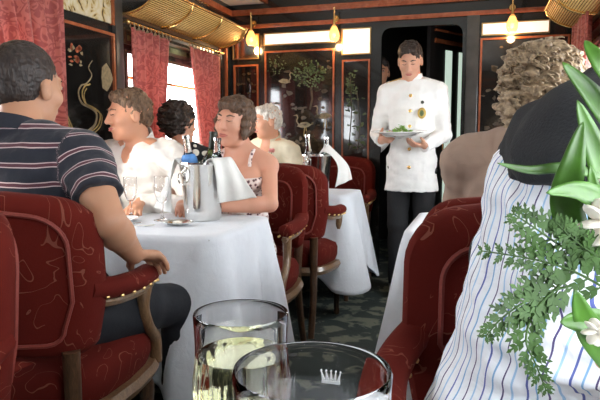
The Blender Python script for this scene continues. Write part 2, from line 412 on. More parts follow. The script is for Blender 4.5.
def crane(cx, cz, s, fl=1):
    f = lambda a, b: (cx + fl * a * s, cz + b * s)
    body = [f(*p) for p in ((-.5, -.1), (-.2, .16), (.2, .2), (.55, .02), (.3, -.14), (-.1, -.2))]
    neck = strip([f(*p) for p in ((-.35, .02), (-.5, .25), (-.42, .5), (-.5, .68))], .045 * s)
    beak = [f(-.5, .70), f(-.78, .60), f(-.5, .62)]
    legs = [strip([f(.05, -.15), f(.0, -.75)], .022 * s), strip([f(.15, -.15), f(.2, -.75)], .022 * s)]
    return [body, neck, beak], legs
def treecrown(cx, cz, r, n):
    out = []
    for _ in range(n):
        a = random.uniform(0, 2 * math.pi); q = r * math.sqrt(random.random()) * random.uniform(.6, 1.02)
        out.append(blob(cx + q * math.cos(a), cz + q * math.sin(a) * .82, r * .06, r * .05, 5, .4))
    return out
def specks(x0, x1, z0, z1, n, s=.012):
    return [blob(random.uniform(x0, x1), random.uniform(z0, z1), s * random.uniform(.5, 1.6), s * random.uniform(.4, 1.1), 6, .45) for _ in range(n)]
b1, l1 = crane(-1.36, 1.20, .12); b2, l2 = crane(-1.195, 1.27, .12); b3, l3 = crane(-1.52, 1.55, .10, -1)
panel_f('wide black lacquer wall panel inlaid with a tree and wading birds', -1.688, -1.108, .905, 1.79, [
    ('tree_inlay', 'inlay_green', treecrown(-1.31, 1.60, .15, 170) + treecrown(-1.58, 1.68, .10, 40)),
    ('tree_trunk_inlay', 'inlay_dim', [strip([(-1.30, 1.5), (-1.29, 1.40), (-1.31, 1.32)], .008)]),
    ('bird_inlay', 'inlay_pale', b1 + b2 + b3), ('bird_leg_inlay', 'inlay_gold', l1 + l2),
    ('reed_inlay', 'inlay_dim', specks(-1.66, -1.14, .94, 1.70, 60, .018) + specks(-1.5, -1.2, .96, 1.1, 20, .02))])
panel_f('narrow black lacquer wall panel between the wide panel and the doorway', -1.048, -.828, .905, 1.697, [
    ('flower_inlay', 'inlay_green', specks(-1.02, -.93, 1.30, 1.62, 60, .010) + specks(-1.0, -.86, 1.0, 1.5, 30, .012)),
    ('stem_inlay', 'inlay_dim', [strip([(-.99, 1.0), (-.97, 1.3), (-.985, 1.58)], .004), strip([(-.92, 1.0), (-.90, 1.2), (-.93, 1.45)], .004)])])
panel_f('narrow black lacquer wall panel in the left corner beyond the curtain', -1.96, -1.742, .905, 1.69, [
    ('reed_inlay', 'inlay_dim', specks(-1.93, -1.77, 1.0, 1.64, 40, .012))])
panel_f('broad black lacquer wall panel right of the doorway behind curly hair', -.024, .57, .905, 1.81, [
    ('reed_inlay', 'inlay_dim', specks(0, .5, 1.0, 1.75, 60, .016))])
# transom panes; the pale ones have window reflections painted in as emission
def transom(label, x0, x1, z0, z1, mat='reflglow'):
    t = thing('transom_pane', label, 'transom window')
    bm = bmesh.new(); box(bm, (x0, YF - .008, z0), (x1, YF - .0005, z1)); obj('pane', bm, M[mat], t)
    bm = bmesh.new(); frame_rect(bm, (0, YF, 0), (1, 0, 0), x0 - .008, x1 + .008, z0 - .008, z1 + .008, .009, .014); obj('frame', bm, M['brassdull'], t)
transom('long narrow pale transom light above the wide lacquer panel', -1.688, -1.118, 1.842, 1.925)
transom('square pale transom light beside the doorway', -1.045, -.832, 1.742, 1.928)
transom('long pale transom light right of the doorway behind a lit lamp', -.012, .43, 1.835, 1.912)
transom('dark mirrored transom above the corner lacquer panel', -1.962, -1.745, 1.742, 1.925, 'silver')
# left wall pier panel with bird
t = thing('lacquer_panel', 'large black lacquer panel on left wall with a long-necked bird', 'wall panel')
bm = bmesh.new(); box(bm, (XL + .0005, 2.44, .905), (XL + .006, 2.885, 1.665)); obj('panel_board', bm, M['panel'], t)
bm = bmesh.new(); frame_rect(bm, (XL + .006, 0, 0), (0, 1, 0), 2.43, 2.892, .90, 1.67, .016, .014, (1, 0, 0)); obj('panel_frame', bm, M['trim'], t)
def inl(nm, mt, polys):
    bm = bmesh.new()
    for p in polys: poly_inlay(bm, p, (XL + .006, 0, 0), (0, 1, 0), (1, 0, 0), .002)
    obj(nm, bm, M[mt], t)
neck = [(2.70, 1.50), (2.665, 1.46), (2.69, 1.42), (2.645, 1.375), (2.60, 1.36), (2.575, 1.32), (2.60, 1.27), (2.67, 1.25), (2.72, 1.22), (2.70, 1.16), (2.63, 1.12)]
np_ = [(p.x, p.y) for p in smooth_path([(a, b, 0) for a, b in neck], 4)]
inl('bird_neck_inlay', 'inlay_pale', [strip(np_, [.002 + .006 * i / len(np_) for i in range(len(np_))])])
inl('feather_inlay', 'inlay_gold', [strip([(a + .03, b) for a, b in np_[12:]], .004), strip([(a + .045, b - .01) for a, b in np_[16:]], .003)] + [strip([(2.45, 1.2 + i * .02), (2.52, 1.05 + i * .03), (2.60, 1.0 + .03 * i)], .004) for i in range(4)])
inl('blossom_inlay', 'inlay_red', specks(2.52, 2.61, 1.47, 1.56, 12, .014)); inl('petal_inlay', 'inlay_pale', specks(2.52, 2.62, 1.45, 1.55, 8, .010) + [blob(2.82, 1.42, .05, .07, 8, .2)])
# frieze marquetry above it
t = thing('frieze_panel', 'gold and cream figured frieze above the bird panel', 'frieze')
bm = bmesh.new(); box(bm, (XL + .0005, 1.0, 1.722), (XL + .010, 2.875, 1.968)); obj('frieze_board', bm, M['frieze'], t)
bm = bmesh.new(); box(bm, (XL + .0005, 2.876, 1.715), (XL + .022, 2.892, 1.972)); obj('frieze_post', bm, M['trim'], t)
bm = bmesh.new(); box(bm, (XL, 2.894, .92), (XL + .025, 2.965, 1.974), .003); struct(obj('trim_6', bm, M['greywood']))
bm = bmesh.new()
for y in (4.26, 4.40): box(bm, (XL, y, .92), (XL + .02, y + .022, 1.974), .003)
struct(obj('trim_7', bm, M['trim']))
# vestibule details
t = thing('vestibule_door', 'dark inner door with daylit glass strips seen through the doorway', 'door', (-.40, 4.78, 0), R(58))
bm = bmesh.new(); box(bm, (0, .001, 0), (.75, .035, 2.0)); obj('door_leaf', bm, M['dark'], t)
for a, b in ((.20, .285), (.385, .45)): bm = bmesh.new(); box(bm, (a, -.006, .5), (b, .0, 1.80)); obj('glass_strip', bm, M['litgreen'], t)
for z, h in ((1.845, .035), (1.935, .02)): bm = bmesh.new(); box(bm, (.05, -.012, z), (.74, .0, z + h), .003); obj('door_rail', bm, M['trim'], t)
bm = bmesh.new(); tube(bm, [(.15, -.03, 1.0), (.15, -.03, 1.12)], .009); tube(bm, [(.15, 0, 1.06), (.15, -.03, 1.06)], .007); obj('door_handle', bm, M['gold'], t)

# ================================================================== LUGGAGE RACKS
def rack(label, x, s, y0, y1):
    t = thing('luggage_rack', label, 'luggage rack'); zb = 1.80; D = .235
    def arc(u): a = u * R(80); return (x + s * (.01 + D * math.sin(a)), zb + .125 * (1 - math.cos(a)) / (1 - math.cos(R(80))))
    bm = bmesh.new(); n = 20
    for i in range(n + 1):                      # brass rods along the basket
        ax, az = arc(i / n * .97); tube(bm, [(ax, y0, az), (ax, y1, az)], .0032, 5)
    obj('basket_rods', bm, M['gold'], t)
    m_ = sheet('basket_mesh', lambda u, v: (arc(v)[0], y0 + (y1 - y0) * u, arc(v)[1] + .001), 8, 16, M['mesh'], t, .001)
    ys = [y0, y0 + (y1 - y0) * .33, y0 + (y1 - y0) * .66, y1]
    for yy in ys:
        bm = bmesh.new(); tube(bm, [(arc(k / 12)[0], yy, arc(k / 12)[1] - .006) for k in range(13)], .009, 8); ball(bm, (arc(1)[0], yy, arc(1)[1]), .014); obj('rack_bracket', bm, M['gold'], t, True)
    bm = bmesh.new(); ax, az = arc(1); tube(bm, [(ax, y0, az), (ax, y1, az)], .010, 8); obj('rack_lip', bm, M['gold'], t, True)
    bm = bmesh.new(); ax, az = arc(0); box(bm, (min(x, ax), y0, az - .02), (max(x, ax) + .004, y1, az + .004)); obj('rack_batten', bm, M['legwood'], t)
g = G('woven brass mesh'); w1 = g.n('TexWave', i_Scale=70.0, bands_direction='Y'); w2 = g.n('TexWave', i_Scale=70.0, bands_direction='X')
g.l(g.co(), w1.inputs['Vector']); g.l(g.co(), w2.inputs['Vector']); f = g.math('MAXIMUM', w1.outputs['Fac'], w2.outputs['Fac'])
g.set(Base_Color=g.ramp(f, [(.3, (.42, .27, .08)), (.8, (.92, .70, .30))]), Roughness=.5, Metallic=.4); g.bump(f, .4, .002); M['mesh'] = g.m
rack('brass mesh luggage rack over the left window curtains', XL, 1, 2.97, 4.28)
rack('dark brass luggage rack at top right above the curly hair', XR, -1, 2.9, 4.2)
rack('brass luggage rack above the near left window', XL + .012, 1, .95, 2.3)
# ================================================================== CURTAINS
def curtain(label, x, s, y0, y1, zt, z0, folds, taper=(0, 0), ring=True, tie=None):
    t = thing('curtain', label, 'curtain')
    def f(u, v):
        z = zt + (z0 - zt) * v; a = y0 + taper[0] * v; b = y1 + taper[1] * v
        ph = u * folds * 2 * math.pi; amp = .018 + .014 * v
        if tie: q = math.exp(-((z - tie) / .18) ** 2); m = (a + b) / 2; a = a + (m - a) * .35 * q; b = b + (m - b) * .35 * q
        return (x + s * (.055 + amp * math.sin(ph) + .006 * math.sin(ph * 2.3 + 1)), a + (b - a) * u + .004 * math.sin(ph * 2), z)
    sheet('curtain_cloth', f, folds * 12, 30, M['curtain'], t, .003)
    if ring:
        n = folds * 2
        for k in range(n):
            y = y0 + (y1 - y0) * (k + .5) / n; bm = bmesh.new()
            tube(bm, [(x + s * (.055 + .015 * math.cos(a)), y, zt + .012 + .018 * math.sin(a)) for a in [j * math.pi / 5 for j in range(10)]], .0035, 5, True)
            ball(bm, (x + s * .069, y, zt - .002), .008, 6)
            obj('curtain_ring', bm, M['inlay_pale'], t)
    return t
curtain('rose damask curtain behind the cropped dark head at far left', XL, 1, 1.80, 2.43, 1.93, .86, 6, (.27, 0))
curtain('rose curtain hanging between the bird panel and the bright window', XL, 1, 2.99, 3.44, 1.722, .86, 5, (0, -.12))
curtain('rose red curtain at the far end of the left window', XL, 1, 3.70, 4.20, 1.722, .86, 5, (.16, 0))
curtain('rose curtain at the near side of left window, behind striped polo man', XL, 1, 1.0, 1.35, 1.93, .86, 4)
curtain('dark rose curtain at far right beyond the curly hair', XR, -1, 3.72, 4.25, 2.02, .86, 6, (0, 0))
for nm, x, s, y0, y1, z in (('brass curtain rod over the bright left window', XL, 1, 2.97, 4.25, 1.748), ('brass curtain rod over the near left window', XL, 1, .95, 2.43, 1.95), ('brass curtain rod at the far right window', XR, -1, 2.95, 4.28, 2.04)):
    bm = bmesh.new(); tube(bm, [(x + s * .055, y0, z), (x + s * .055, y1, z)], .008, 8)
    for y in (y0, y1): ball(bm, (x + s * .055, y, z), .014, 8); tube(bm, [(x, y, z), (x + s * .055, y, z)], .006, 6)
    tag(obj('curtain_rod', bm, M['gold'], None, True), nm, 'curtain rod')
# ================================================================== WALL LAMPS
def lamp(label, x, z=1.97, y=YF):
    t = thing('wall_lamp', label, 'wall lamp', (x, y, z), 0, 'tulip wall lamps on the end wall')
    bm = bmesh.new(); bmesh.ops.create_cone(bm, cap_ends=True, segments=20, radius1=.028, radius2=.022, depth=.014, matrix=Matrix.Translation((.0, -.03, .04)) @ Matrix.Rotation(R(90), 4, 'X')); obj('wall_plate', bm, M['gold'], t)
    bm = bmesh.new(); tube(bm, [(0, -.035, .04), (0, -.07, .055), (0, -.085, .07), (0, -.085, .105)], .006, 8); ball(bm, (0, -.085, .108), .009, 8)
    lathe(bm, [(0, .07), (.006, .068), (.008, .03), (.012, -.02), (.019, -.03), (0, -.035)], 16, 0, -.085); obj('lamp_arm', bm, M['gold'], t, True)
    bm = bmesh.new(); lathe(bm, [(.013, -.02), (.024, -.04), (.038, -.075), (.042, -.10), (.036, -.125), (.026, -.138), (.024, -.136), (.033, -.123), (.039, -.10), (.035, -.076), (.021, -.042), (.010, -.022)], 20, 0, -.085); obj('lamp_shade', bm, M['shade'], t, True)
    bm = bmesh.new(); ball(bm, (0, -.085, -.095), (.014, .014, .020), 10); obj('bulb', bm, M['bulb'], t, True)
    light('bulb_light', 'POINT', (x, y - .085, z - .16), (0, 0, 0), 2.2, (1, .62, .3), .03)
    return t
lamp('lit tulip wall lamp between the corner and wide lacquer panels', -1.775)
lamp('lit tulip wall lamp left of the square transom light', -1.095)
lamp('lit amber tulip wall lamp right of the doorway', .185)

# ================================================================== CHAIRS
def make_chair():
    t = thing('armchair', 'burgundy armchair', 'chair')
    # seat
    bm = bmesh.new(); n = 28; prof = [(.0, .0), (.96, .0), (1.0, .03), (1.0, .075), (.95, .10), (.7, .118), (0, .125)]
    def seatxy(a, k):
        c, s = math.cos(a), math.sin(a); e = .45
        x = .262 * math.copysign(abs(c) ** e, c); y = .245 * math.copysign(abs(s) ** e, s); w = 1 - .10 * max(0, -y / .245)
        return x * k * w, y * k
    rings = []
    for k, z in prof:
        if k == 0: rings.append([bm.verts.new((0, .01, .375 + z))]); continue
        rings.append([bm.verts.new((*[q + (0, .01)[i] for i, q in enumerate(seatxy(2 * math.pi * j / n, k))], .375 + z)) for j in range(n)])
    for A, B in zip(rings, rings[1:]):
        for j in range(n):
            j2 = (j + 1) % n
            if len(A) == 1: bm.faces.new((A[0], B[j2], B[j]))
            elif len(B) == 1: bm.faces.new((A[j], A[j2], B[0]))
            else: bm.faces.new((A[j], A[j2], B[j2], B[j]))
    obj('seat', bm, M['plush'], t, True)
    bm = bmesh.new()
    tube(bm, [(*[q + (0, .01)[i] for i, q in enumerate(seatxy(2 * math.pi * j / 40, 1.0))], .352) for j in range(40)], .026, 6, True, ((1, 0, 0), .9)); obj('seat_rail', bm, M['armwood'], t, True)
    # backrest: padded shield curved in plan
    def bp(x, z, off):
        y = -.255 + .16 * (abs(x) / .27) ** 2.6 * .55 - (z - .5) * .09; return Vector((x, y + off, z))
    def outline(k, inset):
        pts = []
        hw, z0, z1, r = .27 - inset, .53 + inset, .955 - inset, .105 - inset * .5
        def arc(cx, cz, r, a0, a1, m): return [(cx + r * math.cos(R(a0 + (a1 - a0) * i / m)), cz + r * math.sin(R(a0 + (a1 - a0) * i / m))) for i in range(m + 1)]
        hb = hw - .02
        pts += arc(-hb + .04, z0 + .04, .04, 180, 270, 4) + [(-hb / 2, z0), (0, z0), (hb / 2, z0)] + arc(hb - .04, z0 + .04, .04, 270, 360, 4) + [(hw, .68), (hw, .76)]
        pts += arc(hw - r, z1 - r - .012, r, 0, 82, 7) + [(hw * .25, z1), (-hw * .25, z1)] + arc(-hw + r, z1 - r - .012, r, 98, 180, 7) + [(-hw, .76), (-hw, .68)]
        return pts
    bm = bmesh.new(); lay = [(.0, .085, .085), (.0, .04, .078), (0, .012, .062), (0, 0, .035), (0, .0, .0), (0, .010, -.022), (0, .035, -.032), (0, .045, -.028), (0, .09, -.028)]
    rings = [[bm.verts.new(bp(x, z, off)) for x, z in outline(0, ins)] for _, ins, off in lay]
    for A, B in zip(rings, rings[1:]):
        for j in range(len(A)): j2 = (j + 1) % len(A); bm.faces.new((A[j], A[j2], B[j2], B[j]))
    for ring, sg in ((rings[0], 1), (rings[-1], -1)):
        bmesh.ops.contextual_create(bm, geom=ring) if 0 else None
        c = bm.verts.new(sum((v.co for v in ring), Vector()) / len(ring) + Vector((0, -.035 + (.01 if sg > 0 else 0), 0)))
        for j in range(len(ring)): bm.faces.new((ring[j], ring[(j + 1) % len(ring)], c) if sg < 0 else (ring[(j + 1) % len(ring)], ring[j], c))
    b = obj('backrest', bm, M['plush'], t, True)
    bm = bmesh.new(); tube(bm, [bp(x, z, -.036) for x, z in outline(0, .042)], .006, 6, True); obj('piping', bm, M['piping'], b, True)
    bm = bmesh.new(); tube(bm, [bp(x, z, .085) for x, z in outline(0, .075)], .006, 6, True); obj('piping', bm, M['piping'], b, True)
    for s in (-1, 1):
        path = smooth_path([(s * .235, -.20, .70), (s * .262, -.10, .682), (s * .272, .02, .672), (s * .265, .12, .668), (s * .26, .155, .664)], 4)
        bm = bmesh.new(); tube(bm, path, [.036] * (len(path) - 2) + [.033, .022], 12, False, ((0, 0, 1), .85)); ar = obj('armrest', bm, M['plush'], t, True)
        bm = bmesh.new(); tube(bm, [p - Vector((0, 0, .036)) for p in path], .015, 6, False); obj('arm_rail', bm, M['armwood'], ar, True)
        bm = bmesh.new()
        for q in path[2::2]: ball(bm, q + Vector((s * .027, 0, -.022)), .0055, 6); ball(bm, q + Vector((-s * .027, 0, -.022)), .0055, 6)
        obj('brass_nails', bm, M['nightseat'], ar)
        sp = smooth_path([(s * .262, .12, .635), (s * .258, .105, .57), (s * .262, .13, .50), (s * .262, .185, .44), (s * .255, .20, .36)], 5)
        bm = bmesh.new(); tube(bm, sp, [.022 - .004 * math.sin(i / len(sp) * math.pi) for i in range(len(sp))], 8); obj('arm_support', bm, M['armwood'], t, True)
        bm = bmesh.new(); lathe(bm, [(0, .36), (.026, .36), (.028, .32), (.020, .30), (.025, .28), (.022, .2), (.014, .04), (.018, .03), (.018, .01), (.013, 0), (0, 0)], 12, s * .225, .19); obj('leg', bm, M['legwood'], t, True)
        sp = smooth_path([(s * .215, -.30, .0), (s * .21, -.245, .2), (s * .205, -.225, .38), (s * .21, -.235, .55)], 5)
        bm = bmesh.new(); tube(bm, sp, [.018 + .006 * i / len(sp) for i in range(len(sp))], 8); obj('leg', bm, M['legwood'], t, True)
    return t
chair0 = make_chair(); used = [0]
def chair(x, y, rz, label):
    c = chair0 if not used[0] else copy_tree(chair0); used[0] = 1
    c.location = (x, y, 0); c.rotation_euler = (0, 0, R(rz)); c['label'] = label; c['group'] = 'burgundy dining armchairs'
chair(-1.22, 1.40, 9, 'burgundy armchair under the man in the striped polo')
chair(-1.10, .66, 180, 'burgundy armchair cut off at the far left edge of the frame')
chair(-1.10, 2.64, 180, 'burgundy armchair of the short-haired woman facing us')
chair(-1.66, 2.64, 180, 'burgundy armchair under the man in white shirt by the window')
chair(-1.06, 3.29, -2, 'empty burgundy armchair with back to the woman, facing the far table')
chair(-1.62, 3.29, 0, 'burgundy armchair under the person in polka dots')
chair(-1.02, 4.17, 180, 'empty burgundy armchair beyond the far ice bucket by end wall')
chair(-1.58, 4.17, 180, 'burgundy armchair under the white-haired guest in cream')
chair(.13, 1.00, 180, 'large burgundy armchair behind the blue striped shirt, foreground right')
chair(.13, 1.67, 0, 'burgundy armchair holding the curly-haired person in taupe')

# ================================================================== TABLES
def rrect(x0, x1, y0, y1, r, n):
    pts = []; segs = []
    import itertools
    cx = [(x1 - r, y1 - r, 0), (x0 + r, y1 - r, 90), (x0 + r, y0 + r, 180), (x1 - r, y0 + r, 270)]
    poly = []
    for (a, b, s) in cx:
        for k in range(9): an = R(s + 90 * k / 8); poly.append(((a + r * math.cos(an), b + r * math.sin(an)), (math.cos(an), math.sin(an))))
    L = [0]
    for i in range(len(poly)): p = poly[i][0]; q = poly[(i + 1) % len(poly)][0]; L.append(L[-1] + math.dist(p, q))
    T = L[-1]; out = []
    for k in range(n):
        s = T * k / n; i = max(j for j in range(len(poly)) if L[j] <= s + 1e-9); f = (s - L[i]) / max(1e-9, L[i + 1] - L[i]); j = (i + 1) % len(poly)
        p = [poly[i][0][c] * (1 - f) + poly[j][0][c] * f for c in (0, 1)]; nn = [poly[i][1][c] * (1 - f) + poly[j][1][c] * f for c in (0, 1)]
        out.append((p, nn, s))
    return out, T
def table(label, clabel, x0, x1, y0, y1, hem=.27, drop=.14, seed=0, flare=.05, rr=.05):
    t = thing('dining_table', label, 'table', ((x0 + x1) / 2, (y0 + y1) / 2, 0)); cx, cy = (x0 + x1) / 2, (y0 + y1) / 2; w, d = (x1 - x0) / 2 - .018, (y1 - y0) / 2 - .018
    bm = bmesh.new(); box(bm, (-w, -d, .715), (w, d, .742), .006); obj('tabletop', bm, M['legwood'], t)
    for sx in (-1, 1):
        for sy in (-1, 1): bm = bmesh.new(); tube(bm, [(sx * (w - .06), sy * (d - .06), .72), (sx * (w - .06), sy * (d - .06), 0)], [.024, .016], 10); obj('leg', bm, M['legwood'], t, True)
    rnd = random.Random(seed); N = 200; per, T = rrect(x0, x1, y0, y1, rr, N)
    corners = [(x1, y1), (x0, y1), (x0, y0), (x1, y0)]; ph = [rnd.uniform(0, 6.28) for _ in range(4)]
    rows = 26; bm = bmesh.new(); V = []
    for (p, nn, s) in per:
        col = []; cn = max(math.exp(-(math.dist(p, c) / .14) ** 2) for c in corners)
        for j in range(rows + 1):
            v = j / rows; z = .748 - (.748 - hem + drop * cn) * v ** 1.0
            env = min(1, v * 2.2); rd = .012 * (1 - math.exp(-v * 30))
            off = rd + flare * v * .5 + cn * flare * 1.6 * v + env * v ** .6 * .026 * (math.sin(s * 27 + ph[0] + .8 * math.sin(s * 7 + ph[1])) + .5 * math.sin(s * 46 + ph[2] + v)) * (1 - .3 * cn)
            off = max(off, .006 + .004 * v); col.append(bm.verts.new((min(XR - .012, max(XL + .012, p[0] + nn[0] * off)), p[1] + nn[1] * off, z - (.0 if j else 0))))
        V.append(col)
    for i in range(N):
        A = V[i]; B = V[(i + 1) % N]
        for j in range(rows): bm.faces.new((A[j], B[j], B[j + 1], A[j + 1]))
    # top
    prev = [V[i][0] for i in range(N)]
    for k in (.94, .6, .3):
        cur = [bm.verts.new((cx + (V[i][0].co.x - cx) * k, cy + (V[i][0].co.y - cy) * k, .7505 + .001 * math.sin(i * .3 + k * 9))) for i in range(N)]
        for i in range(N): i2 = (i + 1) % N; bm.faces.new((prev[i], cur[i], cur[i2], prev[i2]))
        prev = cur
    c = bm.verts.new((cx, cy, .7505))
    for i in range(N): bm.faces.new((prev[i], c, prev[(i + 1) % N]))
    me = bpy.data.meshes.new('tablecloth'); bmesh.ops.recalc_face_normals(bm, faces=bm.faces[:]); bm.to_mesh(me); bm.free()
    o = link('tablecloth', me, M['linen']); mo = o.modifiers.new('thickness', 'SOLIDIFY'); mo.thickness = .0015; mo.offset = 1
    tag(o, clabel, 'tablecloth')
table('dining table of the couple, beneath the nearer left cloth', 'white tablecloth on the couple\'s table under the nearer ice bucket', -1.95, -.86, 1.78, 2.38, .24, .12, 1, .05, .09)
table('dining table by the end wall, beneath the farther left cloth', 'white tablecloth on the far left table under the ice bucket with clear bottles', -1.95, -.76, 3.42, 3.86, .30, .14, 2, .06)
table('dining table right of the aisle before the curly-haired person', 'white tablecloth hanging right of the aisle', -.25, .60, 2.08, 2.72, .20, .10, 3, .07)
table('our own dining table at the bottom of the frame', 'white tablecloth on our own table under the two wine glasses', -.24, .60, .08, .66, .30, .12, 4, .05)
TZ = .753
# ================================================================== PEOPLE: implicit bodies turned into one smooth surface each
BIG = .2
def vec(*a): return np.array(a, dtype=np.float64)
def unit(v): v = np.asarray(v, float); return v / (np.linalg.norm(v) + 1e-12)
def cone(a, b, ra, rb=None, k=.02, fl=None, flat='', op='+'):
    """rounded cone a->b; fl=(dir, s) compresses the section along dir by s; flat 'a'/'b' cuts that end square"""
    return dict(t='c', a=vec(*a), b=vec(*b), ra=ra, rb=ra if rb is None else rb, k=k, fl=fl, flat=flat, op=op)
def ell(c, r, k=.02, rot=None, op='+'): return dict(t='e', c=vec(*c), r=vec(*(r if hasattr(r, '__len__') else (r, r, r))), k=k, rot=rot, op=op)
def cut(p, n): return dict(t='p', p=vec(*p), n=unit(n), op='&', k=.001)
def surface(prims, h, noise=None, attrs=None):
    lo = np.full(3, 1e9); hi = -lo
    for q in prims:
        if q['op'] != '+': continue
        if q['t'] == 'c': m = max(q['ra'], q['rb']); A = np.minimum(q['a'], q['b']) - m; B = np.maximum(q['a'], q['b']) + m
        else: m = q['r'].max(); A = q['c'] - m; B = q['c'] + m
        q['A'] = A; q['B'] = B; lo = np.minimum(lo, A); hi = np.maximum(hi, B)
    lo -= 4 * h; hi += 4 * h; n = np.ceil((hi - lo) / h).astype(int) + 1
    F = np.full(n, BIG, np.float32); own = np.zeros(n, np.int16) if attrs else None; best = np.full(n, BIG, np.float32) if attrs else None
    ax = [lo[i] + h * np.arange(n[i]) for i in range(3)]
    for idx, q in enumerate(prims):
        if q['t'] == 'p':
            i0 = np.zeros(3, int); i1 = n
        else:
            if q['t'] == 'c': m = max(q['ra'], q['rb']); A = np.minimum(q['a'], q['b']) - m; B = np.maximum(q['a'], q['b']) + m
            else: m = q['r'].max(); A = q['c'] - m; B = q['c'] + m
            pad = q['k'] + 3 * h; i0 = np.maximum(0, ((A - pad - lo) / h).astype(int)); i1 = np.minimum(n, ((B + pad - lo) / h).astype(int) + 2)
            if (i1 <= i0).any(): continue
        sl = tuple(slice(a, b) for a, b in zip(i0, i1))
        X = ax[0][sl[0]][:, None, None]; Y = ax[1][sl[1]][None, :, None]; Z = ax[2][sl[2]][None, None, :]
        if q['t'] == 'c':
            a, b = q['a'], q['b']; px, py, pz = X - a[0], Y - a[1], Z - a[2]; ba = b - a
            if q['fl']:
                nd = unit(q['fl'][0]); s = q['fl'][1] - 1; d = px * nd[0] + py * nd[1] + pz * nd[2]
                px = px + s * d * nd[0]; py = py + s * d * nd[1]; pz = pz + s * d * nd[2]; ba = ba + s * (ba @ nd) * nd
            L2 = ba @ ba + 1e-12; t = (px * ba[0] + py * ba[1] + pz * ba[2]) / L2; tc = np.clip(t, 0, 1)
            d = np.sqrt((px - tc * ba[0]) ** 2 + (py - tc * ba[1]) ** 2 + (pz - tc * ba[2]) ** 2) - (q['ra'] + (q['rb'] - q['ra']) * tc)
            L = math.sqrt(L2)
            if 'a' in q['flat']: d = np.maximum(d, -t * L)
            if 'b' in q['flat']: d = np.maximum(d, (t - 1) * L)
        elif q['t'] == 'e':
            c = q['c']; px, py, pz = X - c[0], Y - c[1], Z - c[2]
            if q['rot'] is not None: M3 = q['rot']; px, py, pz = (px * M3[0, i] + py * M3[1, i] + pz * M3[2, i] for i in range(3))
            r = q['r']; k0 = np.sqrt((px / r[0]) ** 2 + (py / r[1]) ** 2 + (pz / r[2]) ** 2); k1 = np.sqrt((px / r[0] ** 2) ** 2 + (py / r[1] ** 2) ** 2 + (pz / r[2] ** 2) ** 2) + 1e-9
            d = k0 * (k0 - 1) / k1
        else: d = (X - q['p'][0]) * q['n'][0] + (Y - q['p'][1]) * q['n'][1] + (Z - q['p'][2]) * q['n'][2]
        f = F[sl]; k = q['k']; d = d.astype(np.float32)
        if q['op'] == '+':
            if attrs: o = own[sl]; bb = best[sl]; w = d < bb; o[w] = idx; bb[w] = d[w]
            hh = np.maximum(k - np.abs(f - d), 0) / k; F[sl] = np.minimum(f, d) - hh * hh * k * .25
        elif q['op'] == '-':
            d = -d; hh = np.maximum(k - np.abs(f - d), 0) / k; F[sl] = np.maximum(f, d) + hh * hh * k * .25
        else: F[sl] = np.maximum(f, d)
    if noise:
        for amp, sc, seed in noise:
            rs = np.random.RandomState(seed); X, Y, Z = ax[0][:, None, None], ax[1][None, :, None], ax[2][None, None, :]
            acc = 0
            for _ in range(4):
                w = rs.normal(size=3) * sc; w2 = rs.normal(size=3) * sc * .6; p1, p2 = rs.uniform(0, 6.3, 2)
                acc = acc + np.sin(X * w[0] + Y * w[1] + Z * w[2] + p1 + 1.4 * np.sin(X * w2[0] + Y * w2[1] + Z * w2[2] + p2))
            F += (acc * amp * .5).astype(np.float32)
    # surface nets
    ins = F < 0; c = [(i, j, k) for i in (0, 1) for j in (0, 1) for k in (0, 1)]
    sh = tuple(m - 1 for m in n); cnt = np.zeros(sh, np.int8)
    for (i, j, k) in c: cnt += ins[i:i + sh[0], j:j + sh[1], k:k + sh[2]]
    cells = np.argwhere((cnt > 0) & (cnt < 8)); ids = np.full(sh, -1, np.int64); ids[tuple(cells.T)] = np.arange(len(cells))
    P = np.zeros((len(cells), 3)); C_ = np.zeros(len(cells))
    vals = {q: F[cells[:, 0] + q[0], cells[:, 1] + q[1], cells[:, 2] + q[2]].astype(float) for q in c}
    for q in c:
        for ax_ in range(3):
            if q[ax_]: continue
            q2 = list(q); q2[ax_] = 1; q2 = tuple(q2); a, b = vals[q], vals[q2]; m = (a < 0) != (b < 0); t = np.where(m, a / np.where(m, a - b, 1), 0)
            for d in range(3): P[:, d] += np.where(m, q[d] + (t if d == ax_ else 0), 0)
            C_ += m
    P = (cells + P / C_[:, None]) * h + lo
    quads = []
    for ax_ in range(3):
        u, v = [(1, 2), (2, 0), (0, 1)][ax_]
        s0 = [slice(1, sh[0]), slice(1, sh[1]), slice(1, sh[2])]; s0[ax_] = slice(0, sh[ax_]); s1 = list(s0); s1[ax_] = slice(1, sh[ax_] + 1)
        A = ins[tuple(s0)]; B = ins[tuple(s1)]; E_ = np.argwhere(A != B); fl = A[tuple(E_.T)]
        off = np.array([s.start for s in s0]); E_ = E_ + off
        def g_(du, dv): w = E_.copy(); w[:, u] -= du; w[:, v] -= dv; return ids[tuple(w.T)]
        q = np.stack([g_(1, 1), g_(0, 1), g_(0, 0), g_(1, 0)], 1); q[~fl] = q[~fl][:, ::-1]; quads.append(q)
    Q = np.concatenate(quads); Q = Q[(Q >= 0).all(1)]
    A_ = None
    if attrs: o = own[cells[:, 0], cells[:, 1], cells[:, 2]]; A_ = attrs(P, o, prims)
    return P, Q, A_
